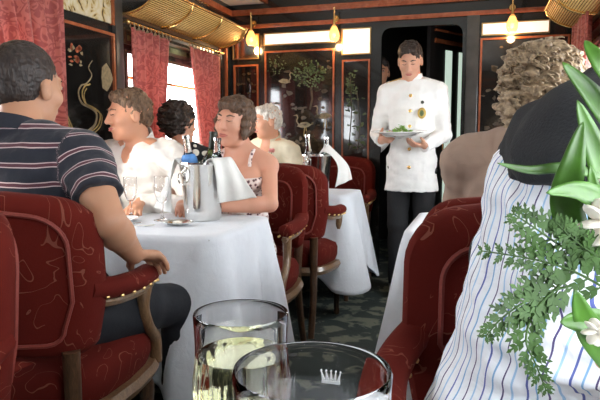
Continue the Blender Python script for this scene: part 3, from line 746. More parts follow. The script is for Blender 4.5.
def mesh_np(name, P, Q, attr=None):
    me = bpy.data.meshes.new(name); me.vertices.add(len(P)); me.vertices.foreach_set('co', P.astype(np.float32).ravel())
    me.loops.add(len(Q) * 4); me.loops.foreach_set('vertex_index', Q.astype(np.int32).ravel())
    me.polygons.add(len(Q)); me.polygons.foreach_set('loop_start', np.arange(0, len(Q) * 4, 4, dtype=np.int32)); me.polygons.foreach_set('loop_total', np.full(len(Q), 4, dtype=np.int32))
    me.update(calc_edges=True); me.validate()
    if attr:
        for k_, v_ in attr.items(): a = me.attributes.new(k_, 'FLOAT', 'POINT'); a.data.foreach_set('value', v_.astype(np.float32))
    return me
def cloth_attrs(P, own, prims):
    su = np.zeros(len(P)); sv = np.zeros(len(P))
    for i, q in enumerate(prims):
        m = own == i
        if not m.any(): continue
        p = P[m]; g0 = q.get('ax')
        if g0 is None: su[m] = p @ q.get('ud', vec(1, 0, 0)); sv[m] = p @ q.get('vd', vec(0, 0, 1))
        else:
            a, b = q['a'], q['b']; d = unit(b - a); e1 = unit(np.cross(d, g0)); e2 = np.cross(d, e1); r = p - a
            su[m] = np.arctan2(r @ e1, r @ e2) * q['ra'] * .95; sv[m] = r @ d + q.get('v0', 0)
    return dict(su=su, sv=sv)
def rot_yaw(f): f = unit((f[0], f[1], 0)); return np.array([f[1], -f[0], 0]), f   # right, forward
def ik(s, w, l1, l2, pole):
    s = np.array(s, float); w = np.array(w, float); d = w - s; L = np.linalg.norm(d); L_ = min(L, (l1 + l2) * .995); u = d / L; x = (l1 * l1 - l2 * l2 + L_ * L_) / (2 * L_); y = math.sqrt(max(0, l1 * l1 - x * x))
    p = np.array(pole, float); p = p - (p @ u) * u; return s + u * x + unit(p) * y
def hand(w, d, n, side, curl=.5, s=1.0, spread=.12):
    """w wrist, d pointing direction, n palm normal, side = direction of the thumb. curl 0..1.3 bends fingers toward n"""
    d = unit(d); n = unit(np.asarray(n, float) - (np.asarray(n, float) @ d) * d); t = unit(np.asarray(side, float) - (np.asarray(side, float) @ d) * d); t = unit(t - (t @ n) * n); w = np.asarray(w, float); P = []
    P.append(cone(w, w + d * .075 * s, .027 * s, .033 * s, .012, (n, 2.0)))
    for i, (o, L) in enumerate(((.027, .070), (.009, .078), (-.009, .073), (-.026, .058))):
        b = w + d * .082 * s + t * o * s; ang = curl * .55 + i * .04; dd = unit(d + t * spread * (1.5 - i) * .5); p = b - dd * .012
        for j, (fr, r0) in enumerate(((.45, .0092), (.32, .0085), (.27, .0075))):
            v = dd * math.cos(ang) + n * math.sin(ang); q = p + v * L * fr * s; P.append(cone(p, q, r0 * s, r0 * .93 * s, .004)); p = q; ang += curl * .75
    b = w + d * .022 * s + t * .022 * s + n * .006; v = unit(d * .62 + t * .65 + n * .38 * (.5 + curl)); q = b + v * .045 * s; P.append(cone(b, q, .015 * s, .011 * s, .01)); P.append(cone(q, q + unit(v + d * .5 + n * curl * .4) * .033 * s, .0105 * s, .0085 * s, .004))
    return P
def head_frame(fwd, roll=0):
    f = unit(fwd); r = unit(np.cross(f, (0, 0, 1))); u = np.cross(r, f)
    if roll: c, s = math.cos(R(roll)), math.sin(R(roll)); r, u = r * c + u * s, u * c - r * s
    return np.stack([r, f, u], 1)           # columns right, forward, up
def head_prims(H, F, s=1.0, smile=False, fem=False, fat=0):
    T = lambda x, y, z: H + F @ (np.array([x, y, z]) * s)
    E = lambda c, r, k=.02, op='+': ell(T(*c), [q * s for q in r], k, F, op)
    P = [E((0, -.014, .030), (.075, .096, .088), .02), E((0, .028, -.028), (.060 + fat, .066, .082), .03), E((0, .032, -.082), (.047 + fat, .050, .040), .03), E((0, .068, -.108), (.021, .019, .018), .02),
         cone(T(-.034, .083, .020), T(.034, .083, .020), .010 * s, None, .018), E((-.031, .102, .001), (.017, .014, .012), .014, '-'), E((.031, .102, .001), (.017, .014, .012), .014, '-'),
         cone(T(0, .090, .012), T(0, .112, -.036), .0085 * s, .0125 * s, .012), E((-.012, .098, -.040), (.009, .011, .008), .006), E((.012, .098, -.040), (.009, .011, .008), .006),
         E((-.040, .062, -.032), (.024, .024, .024), .02), E((.040, .062, -.032), (.024, .024, .024), .02),
         E((0, .088, -.070), (.025, .013, .012), .012), E((0, .103, -.0705), (.020, .005, .0022), .003, '-'),
         E((-.029, .083, .001), (.0155, .014, .010), .004), E((.029, .083, .001), (.0155, .014, .010), .004)]
    for sx in (-1, 1):
        P += [E((sx * .077, -.004, -.016), (.010, .020, .031), .008), E((sx * .088, .001, -.012), (.006, .010, .017), .004, '-')]
    return P
def head_extras(bm_list, H, F, s, eyes, brow, smile):
    """eyes, brows and lips as small pieces of the body mesh; returns [(bmesh, slot)]"""
    T = lambda x, y, z: Vector(H + F @ (np.array([x, y, z]) * s)); Rm = Matrix(F.tolist()).to_4x4()
    def e(c, r, slot):
        bm = bmesh.new(); bmesh.ops.create_uvsphere(bm, u_segments=14, v_segments=8, radius=1, matrix=Matrix.Translation(T(*c)) @ Rm @ Matrix.Diagonal((*[q * s for q in r], 1))); bm_list.append((bm, slot))
    for sx in (-1, 1):
        if eyes == 'open': e((sx * .0295, .0905, .0005), (.0115, .0075, .0056), 2); e((sx * .0295, .0965, .0005), (.0048, .003, .0048), 3)
        bm = bmesh.new(); tube(bm, [T(sx * .016, .0985, -.001), T(sx * .029, .0995, (-.0045 if eyes != 'open' else .006)), T(sx * .043, .090, -.001)], [.0012 * s, .002 * s, .001 * s], 6); bm_list.append((bm, 3))
        bm = bmesh.new(); tube(bm, [T(sx * .014, .0965, .018), T(sx * .030, .096, .024), T(sx * .048, .080, .019)], [.0035 * s, .004 * s, .002 * s], 6); bm_list.append((bm, 4))
    up = .006 if smile else 0
    for z, r in ((-.0665, .0036), (-.0755, .0044)):
        bm = bmesh.new(); tube(bm, [T(-.024, .090, -.071 + up), T(-.010, .1005, z), T(0, .1015, z - .001), T(.010, .1005, z), T(.024, .090, -.071 + up)], [.0012, r * s, r * .85 * s, r * s, .0012], 8); bm_list.append((bm, 1))
def hair_prims(H, F, s, style):
    T = lambda x, y, z: H + F @ (np.array([x, y, z]) * s)
    E = lambda c, r, k=.01, op='+': ell(T(*c), [q * s for q in r], k, F, op)
    if style == 'crop': return [E((0, -.018, .034), (.0785, .098, .091)), E((0, -.045, -.02), (.066, .064, .060), .02), E((0, .085, -.030), (.072, .075, .098), .012, '-'), E((-.09, .006, -.040), (.03, .026, .045), .008, '-'), E((.09, .006, -.040), (.03, .026, .045), .008, '-')], [(.0015, 300, 1)]
    if style == 'short': return [E((0, -.016, .036), (.0795, .099, .092)), E((0, -.045, -.02), (.069, .066, .060), .02), E((0, .055, .086), (.056, .040, .028), .02), E((0, .094, -.040), (.074, .068, .110), .010, '-'), E((-.092, .008, -.045), (.028, .026, .045), .008, '-'), E((.092, .008, -.045), (.028, .026, .045), .008, '-')], [(.0048, 90, 3), (.0022, 240, 2)]
    if style == 'bob': return [E((0, -.016, .034), (.084, .100, .094)), E((0, -.042, -.025), (.083, .072, .060), .03), E((0, .058, .068), (.062, .042, .036), .02), E((0, .102, -.050), (.068, .086, .104), .008, '-'), E((-.075, .02, -.03), (.018, .035, .06), .01), E((.075, .02, -.03), (.018, .035, .06), .01)], [(.004, 70, 5), (.0018, 240, 2)]
    if style == 'wavy': return [E((0, -.020, .040), (.098, .108, .102)), E((0, -.045, -.02), (.088, .075, .065), .03), E((0, .095, -.045), (.070, .065, .10), .010, '-')], [(.008, 85, 5), (.003, 220, 2)]
    if style == 'curly': return [E((0, -.018, .033), (.112, .118, .105)), E((0, -.05, -.05), (.108, .088, .088), .03), E((0, .10, -.05), (.07, .068, .10), .012, '-')], [(.011, 95, 5), (.004, 230, 2)]
def curls(H, F, s, bm, n=420):
    rs = random.Random(5)
    for _ in range(n):
        a = rs.uniform(0, 2 * math.pi); z = rs.uniform(-.75, 1); q = math.sqrt(max(0, 1 - z * z)); d = np.array([q * math.cos(a), q * math.sin(a), z])
        if d[1] > .45 and z < .35: continue
        c = np.array([0, -.024, .026]) + d * np.array([.106, .116, .106]); e1 = unit(np.cross(d, (0.3, .2, 1))); e2 = np.cross(d, e1); r = rs.uniform(.006, .013); ph = rs.uniform(0, 6.28); turns = rs.uniform(.8, 1.5); L = rs.uniform(.01, .035)
        drop = e2 * (-1 if e2[2] > 0 else 1); pts = []
        for k in range(10):
            t = k / 9; an = ph + turns * 2 * math.pi * t; pts.append(H + F @ ((c + drop * L * t + e1 * r * math.cos(an) + d * (.004 + r * .7 * math.sin(an))) * s))
        w = rs.uniform(.0016, .0034) * s; tube(bm, pts, [w * (.5 + .5 * math.sin(math.pi * (k + 1) / 11)) for k in range(10)], 5)
def body_merge(me, extras, mats):
    """join extra small pieces into the body mesh with their own material slots"""
    bm = bmesh.new(); bm.from_mesh(me)
    for b2, slot in extras:
        mp = {v: bm.verts.new(v.co) for v in b2.verts}
        for f in b2.faces:
            nf = bm.faces.new([mp[v] for v in f.verts]); nf.material_index = slot
        b2.free()
    bm.to_mesh(me); bm.free()

def person(label, pelvis, face, neck, head, hfwd, armR, armL, legs='sit', w=1.0, skinm='skin_a', hairm='hair_dark', hstyle='short', hs=.97, eyes='open', smile=False, fem=False,
           top=None, topm=None, sleeve='long', bottom='black', bust=0, roll=0, h=.0065, belly=0, extra=None, armk=1.0, foot=None, noise=.0035, chestdir=None, sd=None, plainmap=False, vneck=False, group=None, knees=None):
    """armR/armL: dict(w wrist, pole, d hand direction, n palm normal, t thumb side, curl, sh shoulder offset)"""
    root = thing('person', label, 'person', (pelvis[0], pelvis[1], 0), 0, group); O = np.array([pelvis[0], pelvis[1], 0.])
    Rt, Fw = rot_yaw(face); pel = np.array(pelvis, float); nk = np.array(neck, float); H = np.array(head, float); Fm = head_frame(hfwd, roll); U = unit(nk - pel)
    cf = Fw if chestdir is None else unit((*chestdir[:2], 0)); cr = np.array([cf[1], -cf[0], 0])
    ch = pel * .34 + nk * .66 - cf * .005; sw = (.158 if fem else .182) * w
    def torso(e, k=.035):
        q = [ell(pel + Fw * .0 + U * .0, ((.165 if fem else .160) * w + e, .115 * w + e, .115 + e), k, np.stack([Rt, Fw, np.array([0, 0, 1.])], 1)),
             cone(pel + U * .04, ch, (.128 if fem else .138) * w + e, (.135 if fem else .158) * w + e, k, (cf, 1.38)),
             ell(ch + U * .03, ((.150 if fem else .172) * w + e, (.108 + bust * .2) * w + e, .150 + e), k, np.stack([cr, np.cross(U, cr), U], 1)),
             cone(nk - U * .075 - cr * sw * .86, nk - U * .075 + cr * sw * .86, .055 * w + e, None, k, (cf, 1.1)),
             cone(nk - U * .012 - cr * .02, nk - U * .062 - cr * sw * .8, .050 + e * .8, .050 * w + e, k), cone(nk - U * .012 + cr * .02, nk - U * .062 + cr * sw * .8, .050 + e * .8, .050 * w + e, k)]
        if bust: q += [ell(ch + cf * (.085 + bust * .3) + cr * s_ * .07 + U * .02, .062 + e, .04) for s_ in (-1, 1)]
        if belly: q += [ell(pel + U * .16 + Fw * .05, (.15 + e, .12 + belly + e, .13 + e), .05, np.stack([Rt, Fw, np.array([0, 0, 1.])], 1))]
        for z in q: z['ud'] = sd if sd is not None else cr; z['vd'] = vec(0, 0, 1)
        return q
    arms = {}
    for sg, A in ((1, armR), (-1, armL)):
        if A is None: continue
        sh = nk - U * .080 + cr * sg * sw + (np.array(A['sh']) if 'sh' in A else 0); l1, l2 = .285 * armk * (.93 if fem else 1), .255 * armk * (.93 if fem else 1)
        wr = np.array(A['w'], float); el = np.array(A['el'], float) if 'el' in A else ik(sh, wr, l1, l2, A['pole']); d_ = wr - el
        if np.linalg.norm(d_) > l2: wr = el + unit(d_) * l2 if 'el' not in A else wr
        arms[sg] = (sh, el, wr, A)
    hip = [pel + Rt * s_ * .088 * w + vec(0, 0, -.02) for s_ in (1, -1)]
    if legs == 'sit':
        kn = [hp + Fw * .40 + Rt * s_ * .035 + vec(0, 0, .0) for hp, s_ in zip(hip, (1, -1))] if knees is None else [np.array(q, float) for q in knees]
        an = [k_ * vec(1, 1, 0) + vec(0, 0, .10) + Fw * -.02 for k_ in kn]
    else:
        kn = [hp * vec(1, 1, 0) + vec(0, 0, .50) + Fw * .02 + Rt * s_ * .005 for hp, s_ in zip(hip, (1, -1))]; an = [hp * vec(1, 1, 0) + vec(0, 0, .09) - Fw * .01 + Rt * s_ * .01 for hp, s_ in zip(hip, (1, -1))]
    def legp(e):
        q = []
        for hp, k_, a_ in zip(hip, kn, an): q += [cone(hp, k_, .080 * w + e, .056 + e, .03), cone(k_, a_, .052 + e, .036 + e * 1.4, .02)]
        return q
    aw = .9 if fem else 1.0
    P = torso(0) + legp(0) + [cone(H + Fm @ (np.array([0, -.022, -.045]) * hs), nk - U * .02, (.047 if fem else .055) * hs, (.052 if fem else .062), .02)] + head_prims(H, Fm, hs, smile, fem)
    for sg, (sh, el, wr, A) in arms.items():
        P += [ell(sh, .052 * aw * w, .03), cone(sh, el, .048 * aw * w * armk, .040 * aw * armk, .02), cone(el, el + (wr - el) * .35, .040 * aw * armk, .041 * aw * armk, .012), cone(el + (wr - el) * .3, wr, .040 * aw * armk, .026 * aw * armk, .012)] + hand(wr, A['d'], A['n'], A['t'], A.get('curl', .5), aw * armk * .98 if armk < 1.1 else 1.08)
    for a_ in an: P += [cone(a_ + vec(0, 0, -.04), a_ + Fw * .13 + vec(0, 0, -.06), .036, .028, .02)]
    V, Q, _ = surface([dict(q) for q in P], h)
    me = mesh_np('body', V - O, Q); ex = []; head_extras(ex, H - O, Fm, hs, eyes, None, smile); body_merge(me, ex, None)
    b = link('body', me, [M[skinm], M['lip'], M['eye'], M['iris'], M[hairm]], root)
    hp_, nz = hair_prims(H, Fm, hs, hstyle); V, Q, _ = surface(hp_, .004 if hs > .5 else h, nz); me = mesh_np('hair', V - O, Q)
    if hstyle == 'curly':
        bm = bmesh.new(); bm.from_mesh(me); curls(H - O, Fm, hs, bm); bm.to_mesh(me); bm.free()
    link('hair', me, M[hairm], root)
    # garments
    if topm:
        e = .010 + (.006 if noise > .0045 else 0); q = torso(e)
        for sg, (sh, el, wr, A) in arms.items():
            ns = np.cross(unit(el - sh), vec(0, 0, 1)) + vec(.3, .1, 0)
            if sleeve == 'none': continue
            e1 = el if sleeve == 'long' else sh + (el - sh) * .62
            a1 = cone(sh, e1, (.055 * w + .008) * aw * max(1, armk), (.055 if sleeve == 'long' else .060 * armk) * aw, .03, None, '' if sleeve == 'long' else 'b'); a1['ax'] = unit(vec(.1, 1, .0)); q.append(a1)
            if sleeve == 'long': a2 = cone(el, wr + (wr - el) * .04, .053 * aw, .038 * aw, .012, None, 'b'); a2['ax'] = unit(vec(.1, 1, .0)); a2['v0'] = .28; q.append(a2)
        hemz = A_hem if (A_hem := (extra or {}).get('hem')) else None
        if legs == 'sit': q.append(cut(pel + vec(0, 0, -.06), (0, 0, -1)))
        elif hemz: q = [cone((pel[0], pel[1], hemz), pel, .190 * w, .170 * w, .03, (Fw, 1.2), 'a')] + q; q.append(cut((0, 0, hemz), (0, 0, -1)))
        if sleeve == 'none': q.append(cut(nk - U * .115, U)) 
        else: q.append(cut(nk + U * .022 + cf * .0, unit(U + cf * .35)))
        if vneck: q.append(ell(nk + cf * .085 - U * .035, (.034, .05, .075), .008, np.stack([cr, np.cross(U, cr), U], 1), '-'))
        for z in q:
            if plainmap: z.pop('ax', None)
            if 'ud' not in z and 'ax' not in z: z['ud'] = sd if sd is not None else cr
        V, Q, At = surface(q, h, [(noise, 34, 4), (noise * .5, 80, 9)], cloth_attrs); me = mesh_np('shirt', V - O, Q, At); link(top, me, M[topm], root)
    if bottom:
        q = [ell(pel + vec(0, 0, -.02), ((.168 if legs == 'sit' else .145) * w, (.125 if legs == 'sit' else .105) * w, .10), .03, np.stack([Rt, Fw, np.array([0, 0, 1.])], 1))] + legp(.012)
        if legs == 'stand': q.append(cone(pel, pel + vec(0, 0, .10), .130 * w, .12 * w, .03, (Fw, 1.3)))
        V, Q, _ = surface(q, .009, [(.003, 30, 3)]); link('trousers' if not fem else 'skirt', mesh_np('trousers', V - O, Q), M[bottom], root)
        for a_ in an:
            q = [cone(a_ + vec(0, 0, -.035), a_ + Fw * .14 + vec(0, 0, -.058), .046, .036, .02), cone(a_ + vec(0, 0, -.03), a_ + vec(0, 0, .02), .046, .044, .02)]
            V, Q, _ = surface(q + [cut((0, 0, .004), (0, 0, -1))], .009)
            link('shoe', mesh_np('shoe', V - O, Q), M['leather'], root)
    return root, dict(O=O, H=H, F=Fm, nk=nk, U=U, cr=cr, cf=cf, pel=pel, arms=arms, sw=sw, ch=ch, an=an)
def collar(root, I, m, r=.066, hgt=.035, tilt=.35, thick=.006, gap=0.12, nm='collar'):
    bm = bmesh.new(); c = I['nk'] - I['O'] + I['U'] * .005; n = 36; rows = []
    for j, (dz, dr) in enumerate(((-.012, .006), (hgt * .5, .0), (hgt, -.004), (hgt - .002, thick * -1 - .004), (-.01, -thick))):
        row = []
        for k in range(n + 1):
            a = gap + (2 * math.pi - 2 * gap) * k / n; d = I['cf'] * math.cos(a) + I['cr'] * math.sin(a)
            p = c + d * (r + dr) + I['U'] * (dz - tilt * .05 * math.cos(a)) ; row.append(bm.verts.new(p))
        rows.append(row)
    for A, B in zip(rows, rows[1:]):
        for k in range(n): bm.faces.new((A[k], A[k + 1], B[k + 1], B[k]))
    return obj(nm, bm, m, root, True)

dn = (0, 0, -1)
# man in the striped polo, back to us
r, I = person('man in navy striped polo shirt seen from behind, hand on chair arm', (-1.21, 1.42, .57), (-.08, 1, 0), (-1.275, 1.375, 1.105), (-1.297, 1.455, 1.243), (.10, 1, -.03),
    dict(w=(-.952, 1.455, .750), el=(-.925, 1.30, .868), d=(.10, 1, -.22), n=(.15, -.1, -1), t=(-1, .1, 0), curl=.55), dict(w=(-1.45, 1.72, .78), pole=(-1, -.3, -.6), d=(.2, 1, 0), n=dn, t=(1, 0, 0), curl=.3),
    knees=[(-.985, 1.77, .52), (-1.30, 1.84, .55)], w=1.10, skinm='skin_c', hairm='hair_dark', hstyle='crop', hs=1.02, top='polo_shirt', topm='polo', sleeve='short', bottom='navytrouser', armk=1.12, roll=-2, noise=.004, h=.006)
collar(r, I, M['polo'], .070, .03)
# man in white shirt by the window
r, I = person('smiling man in open-necked white shirt by the window, eyes closed', (-1.62, 2.62, .57), (-.12, -1, 0), (-1.615, 2.54, 1.065), (-1.622, 2.478, 1.205), (-.62, -.80, -.05),
    dict(w=(-1.72, 2.24, .79), pole=(-.8, .2, -.5), d=(.5, -.8, 0), n=dn, t=(1, 0, 0), curl=.4), dict(w=(-1.46, 2.30, .80), pole=(.9, .2, -.6), d=(.25, -.9, -.12), n=dn, t=(-1, 0, 0), curl=.5),
    w=1.12, skinm='skin_a', hairm='hair_lbrown', hstyle='short', hs=.99, eyes='shut', smile=True, top='white_shirt', topm='whiteshirt', noise=.006, h=.006, vneck=True)
collar(r, I, M['whiteshirt'], .074, .035, .9, .006, .42)
# woman facing us
r, I = person('woman with short brown fringe and bare arms facing us, eyes lowered', (-1.11, 2.66, .56), (.0, -1, 0), (-1.10, 2.62, 1.035), (-1.115, 2.575, 1.172), (-.14, -.98, .0),
    dict(w=(-1.26, 2.32, .79), pole=(-.8, .2, -.7), d=(.4, -.8, 0), n=dn, t=(1, 0, 0), curl=.5), dict(w=(-1.06, 2.315, .790), el=(-.895, 2.45, .795), d=(-.9, -.25, 0), n=dn, t=(0, -1, 0), curl=.4),
    w=.89, skinm='skin_b', hairm='hair_brown', hstyle='bob', hs=.98, eyes='shut', fem=True, top='summer_dress', topm='print', sleeve='none', bottom='print', bust=.05, h=.006, roll=6)
bm = bmesh.new()
for s in (-1, 1):
    pts = [I['nk'] - I['O'] + I['cr'] * s * .075 + I['cf'] * a + I['U'] * b for a, b in ((.085, -.15), (.092, -.10), (.075, -.04), (.03, -.005), (-.03, -.01), (-.08, -.07), (-.10, -.13))]
    bm = bmesh.new(); tube(bm, smooth_path(pts, 4), .009, 8); obj('shoulder_strap', bm, M['print'], r, True)
# person in polka dots, back to us
r, I = person('dark-haired person in black polka dot top by the bright window', (-1.62, 3.20, .56), (0, 1, 0), (-1.65, 3.08, 1.035), (-1.672, 3.055, 1.18), (.45, .9, -.05),
    dict(w=(-1.45, 3.48, .80), pole=(.6, -.3, -.6), d=(0, 1, 0), n=dn, t=(-1, 0, 0)), dict(w=(-1.78, 3.48, .80), pole=(-.6, -.3, -.6), d=(0, 1, 0), n=dn, t=(1, 0, 0)),
    w=1.0, skinm='skin_a', hairm='hair_black', hstyle='wavy', hs=.95, fem=True, top='polka_dot_top', topm='polka', bottom='black', h=.008)
# white-haired guest
r, I = person('white-haired guest in cream jacket facing left by the end wall', (-1.52, 4.14, .57), (-.2, -1, 0), (-1.49, 4.10, 1.075), (-1.497, 4.055, 1.218), (-.75, -.66, -.08),
    dict(w=(-1.68, 3.80, .80), pole=(-.6, .2, -.6), d=(0, -1, 0), n=dn, t=(1, 0, 0)), dict(w=(-1.36, 3.80, .80), pole=(.6, .2, -.6), d=(-.2, -1, 0), n=dn, t=(-1, 0, 0)),
    w=1.0, skinm='skin_a', hairm='hair_white', hstyle='short', hs=.97, top='cream_jacket', topm='creamjacket', h=.008, vneck=True)
collar(r, I, M['creamjacket'], .076, .03, .6, .008, .5, 'jacket_collar')
# waiter
wr_, I = person('waiter in white jacket with gold buttons holding a plate', (-.45, 4.07, .93), (.06, -1, 0), (-.452, 4.055, 1.475), (-.467, 4.015, 1.612), (.0, -.93, -.42),
    dict(w=(-.628, 3.86, 1.075), pole=(-.3, .6, -.7), d=(.55, -.75, .08), n=(.6, .2, .8), t=(-.5, -.6, .7), curl=.7), dict(w=(-.345, 3.86, 1.045), pole=(.35, .6, -.7), d=(-.75, -.65, .05), n=(0, .2, 1), t=(.4, -.8, .5), curl=.4),
    legs='stand', w=.96, skinm='skin_w', hairm='hair_black', hstyle='short', hs=.98, eyes='shut', top='white_jacket', topm='whitejacket', bottom='black', extra=dict(hem=.735), h=.0065, noise=.003)
collar(wr_, I, M['whitejacket'], .066, .045, .2, .006, .05)
bm = bmesh.new()
for z in (1.37, 1.27, 1.17, 1.02, .90):
    bm = bmesh.new(); ball(bm, (0, -.150 - (.008 if z < 1.1 else 0) + (.0 if z < 1.3 else .012), z), (.012, .006, .012), 10); obj('gold_button', bm, M['gold'], wr_, True)
for s in (-1, 1):
    bm = bmesh.new(); c = Vector(I['nk'] - I['O'] + I['cr'] * s * .125 + vec(0, 0, -.004)); box(bm, c - Vector((.052, .028, .008)), c + Vector((.052, .028, .010)), .006)
    bmesh.ops.rotate(bm, verts=bm.verts[:], cent=c, matrix=Matrix.Rotation(R(-17) * s, 3, 'Y')); obj('epaulette', bm, M['gold_epaulette'], wr_)
bm = bmesh.new(); c = Vector((.075, -.138, 1.255)); ball(bm, c, (.028, .006, .036), 16); b_ = obj('jacket_badge', bm, M['gold_epaulette'], wr_, True)
bm = bmesh.new(); ball(bm, c + Vector((0, -.005, 0)), (.014, .004, .020), 12); obj('badge_centre', bm, M['inlay_green'], b_, True)
bm = bmesh.new()
for k in range(5): a = k * 2 * math.pi / 5; ball(bm, Vector((.078, -.146, 1.325)) + Vector((math.cos(a), 0, math.sin(a))) * .006, (.006, .004, .006), 8)
obj('lapel_star', bm, M['foil'], wr_)
# colleague half hidden in the doorway
person('person in white peering from behind the doorway post', (-.99, 4.92, .93), (.1, -1, 0), (-.93, 4.90, 1.48), (-.81, 4.86, 1.635), (.15, -1, -.05),
    dict(w=(-1.14, 4.85, 1.0), pole=(-.3, .5, -.5), d=(0, 0, -1), n=(1, 0, 0), t=(0, -1, 0)), dict(w=(-.86, 4.85, .95), pole=(.3, .5, -.5), d=(0, 0, -1), n=(-1, 0, 0), t=(0, -1, 0)),
    legs='stand', w=.95, skinm='skin_a', hairm='hair_dark', hstyle='short', hs=.97, top='white_jacket', topm='whitejacket', bottom='black', extra=dict(hem=.76), h=.009)
# curly-haired person
r, I = person('curly grey-brown haired person in taupe jacket seen from behind', (.15, 1.70, .57), (.05, 1, 0), (.155, 1.73, 1.09), (.158, 1.80, 1.215), (.1, 1, -.1),
    dict(w=(.32, 2.06, .80), pole=(.6, -.3, -.6), d=(0, 1, 0), n=dn, t=(-1, 0, 0)), dict(w=(.03, 2.06, .80), pole=(-.15, -.4, -.9), d=(0, 1, 0), n=dn, t=(1, 0, 0)),
    w=1.08, skinm='skin_a', hairm='hair_curl', hstyle='curly', hs=.98, top='taupe_jacket', topm='tan', h=.007, noise=.0045)
collar(r, I, M['tan'], .078, .035, .1, .010, .5, 'jacket_collar')
# man in the blue striped shirt, head outside the frame
r, I = person('guest in white shirt with blue stripes, black sweater over shoulders, cropped head', (.06, 1.02, .58), (.96, -.28, 0), (.215, 1.01, 1.125), (.30, .985, 1.275), (1, -.25, -.1),
    dict(w=(.30, .78, .80), el=(.10, .86, .80), d=(.9, -.3, 0), n=dn, t=(0, 1, 0), curl=.4), dict(w=(.36, 1.12, .82), pole=(-.2, .6, -.6), d=(1, -.2, 0), n=dn, t=(0, -1, 0)),
    w=1.16, skinm='skin_a', hairm='hair_lbrown', hstyle='short', hs=1.0, top='striped_shirt', topm='stripeshirt', bottom='beige', h=.006, noise=.006, sd=vec(.78, -.58, -.22), plainmap=True, knees=[(.40, .80, .56), (.41, 1.02, .56)])
U, cr, cf, nk = I['U'], I['cr'], I['cf'], I['nk']
q = [cone(nk - U * .012, nk - U * .075 + cr * s * .21, .080, .100, .03) for s in (-1, 1)] + [ell(nk - U * .10 - cf * .01, (.215, .150, .12), .04, np.stack([cr, np.cross(U, cr), U], 1)), cut(nk - U * .118 + cr * .1, unit(-U + cf * .06 - cr * .05)),
     cone(nk - U * .12 - cf * .118 - cr * .02, nk - U * .27 - cf * .155 - cr * .05, .050, .036, .03, (cf, 1.6))]
V, Q, _ = surface(q, .006, [(.005, 45, 8)]); link('black_sweater', mesh_np('black_sweater', V - I['O'], Q), M['sweater'], r)
# ================================================================== THINGS ON THE TABLES
def bucket(label, x, y, napkins):
    t = thing('ice_bucket', label, 'ice bucket', (x, y, TZ), 0)
    bm = bmesh.new(); lathe(bm, [(0, 0), (.068, 0), (.074, .006), (.078, .05), (.079, .053), (.081, .11), (.083, .113), (.094, .226), (.099, .230), (.099, .238), (.093, .238), (.078, .11), (.070, .02), (0, .015)], 40); obj('bucket_body', bm, M['silver'], t, True)
    for s in (-1, 1):
        bm = bmesh.new(); a0 = R(-118) if s < 0 else R(62); c = Vector((math.cos(a0), math.sin(a0), 0)); e = Vector((-c.y, c.x, 0)); ball(bm, c * .092 + Vector((0, 0, .195)), .014, 10)
        tube(bm, [c * (.103 + .004 * math.sin(a)) + e * .022 * math.cos(a) + Vector((0, 0, .172 + .024 * math.sin(a))) for a in [k * math.pi / 9 for k in range(18)]], .0035, 6, True); obj('ring_handle', bm, M['silver'], t, True)
    bm = bmesh.new(); rs = random.Random(3)
    for _ in range(14): a = rs.uniform(0, 6.28); q = rs.uniform(0, .06); c = Vector((q * math.cos(a), q * math.sin(a), .15 + rs.uniform(0, .02))); box(bm, c - Vector((.013,) * 3), c + Vector((.013,) * 3), .003)
    o = obj('ice', bm, M['water'], t); o['kind'] = 'stuff'
bucket('silver ice bucket on the couple\'s table holding wine and water', -1.09, 2.18, 0)
bucket('silver ice bucket on the far table holding two clear bottles', -.98, 3.55, 0)
def bottle(label, x, y, z, tilt, kind, h=.30):
    t = thing('wine_bottle' if kind == 'wine' else 'water_bottle', label, 'bottle', (x, y, z)); t.rotation_euler = (R(tilt[0]), R(tilt[1]), 0)
    m = M['bottlegreen'] if kind == 'wine' else M['bottleclear']; r = .037 if kind == 'wine' else .033
    bm = bmesh.new(); lathe(bm, [(0, .0), (r * .9, .0), (r, .008), (r, h * .56), (r * .93, h * .63), (r * .55, h * .72), (.015, h * .80), (.0135, h * .97), (.0155, h * .975), (.0155, h), (0, h)], 24); obj('bottle_glass', bm, m, t, True)
    if kind == 'wine': bm = bmesh.new(); lathe(bm, [(.0145, h * .76), (.017, h * .765), (.0155, h * .97), (.0175, h * .975), (.0175, h + .002), (0, h + .003)], 20); obj('foil_capsule', bm, M['foil'], t, True)
    else:
        bm = bmesh.new(); lathe(bm, [(.0165, h * .955), (.017, h + .002), (0, h + .003)], 18); obj('bottle_cap', bm, M['silver'], t, True)
    if kind == 'water' and 'blue' not in label: return
    bm = bmesh.new(); lathe(bm, [(r + .0008, h * .2), (r + .0012, h * .2), (r + .0012, h * .5), (r + .0008, h * .5)] if kind == 'wine' else [(r + .0008, h * .50), (r + .0014, h * .50), (r + .0014, h * .56), (r * .93 + .0018, h * .63), (r * .66 + .002, h * .70), (r * .66 + .0012, h * .70)], 24); o = obj('label', bm, M['label_white' if kind == 'wine' else 'label_blue'], t, True)
bottle('green wine bottle with dark foil in the nearer ice bucket', -1.073, 2.195, TZ + .065, (-3, 4), 'wine', .295)
bottle('clear water bottle with blue label leaning in nearer ice bucket', -1.128, 2.175, TZ + .095, (4, -5), 'water', .25)
bottle('second clear water bottle in the nearer bucket, right of the green wine', -1.038, 2.19, TZ + .095, (2, 4), 'water', .24)
bottle('left one of two clear bottles in the far ice bucket', -1.018, 3.55, TZ + .045, (2, -4), 'water', .315)
bottle('right one of two clear bottles in the far ice bucket', -.945, 3.56, TZ + .045, (-2, 4), 'water', .30)
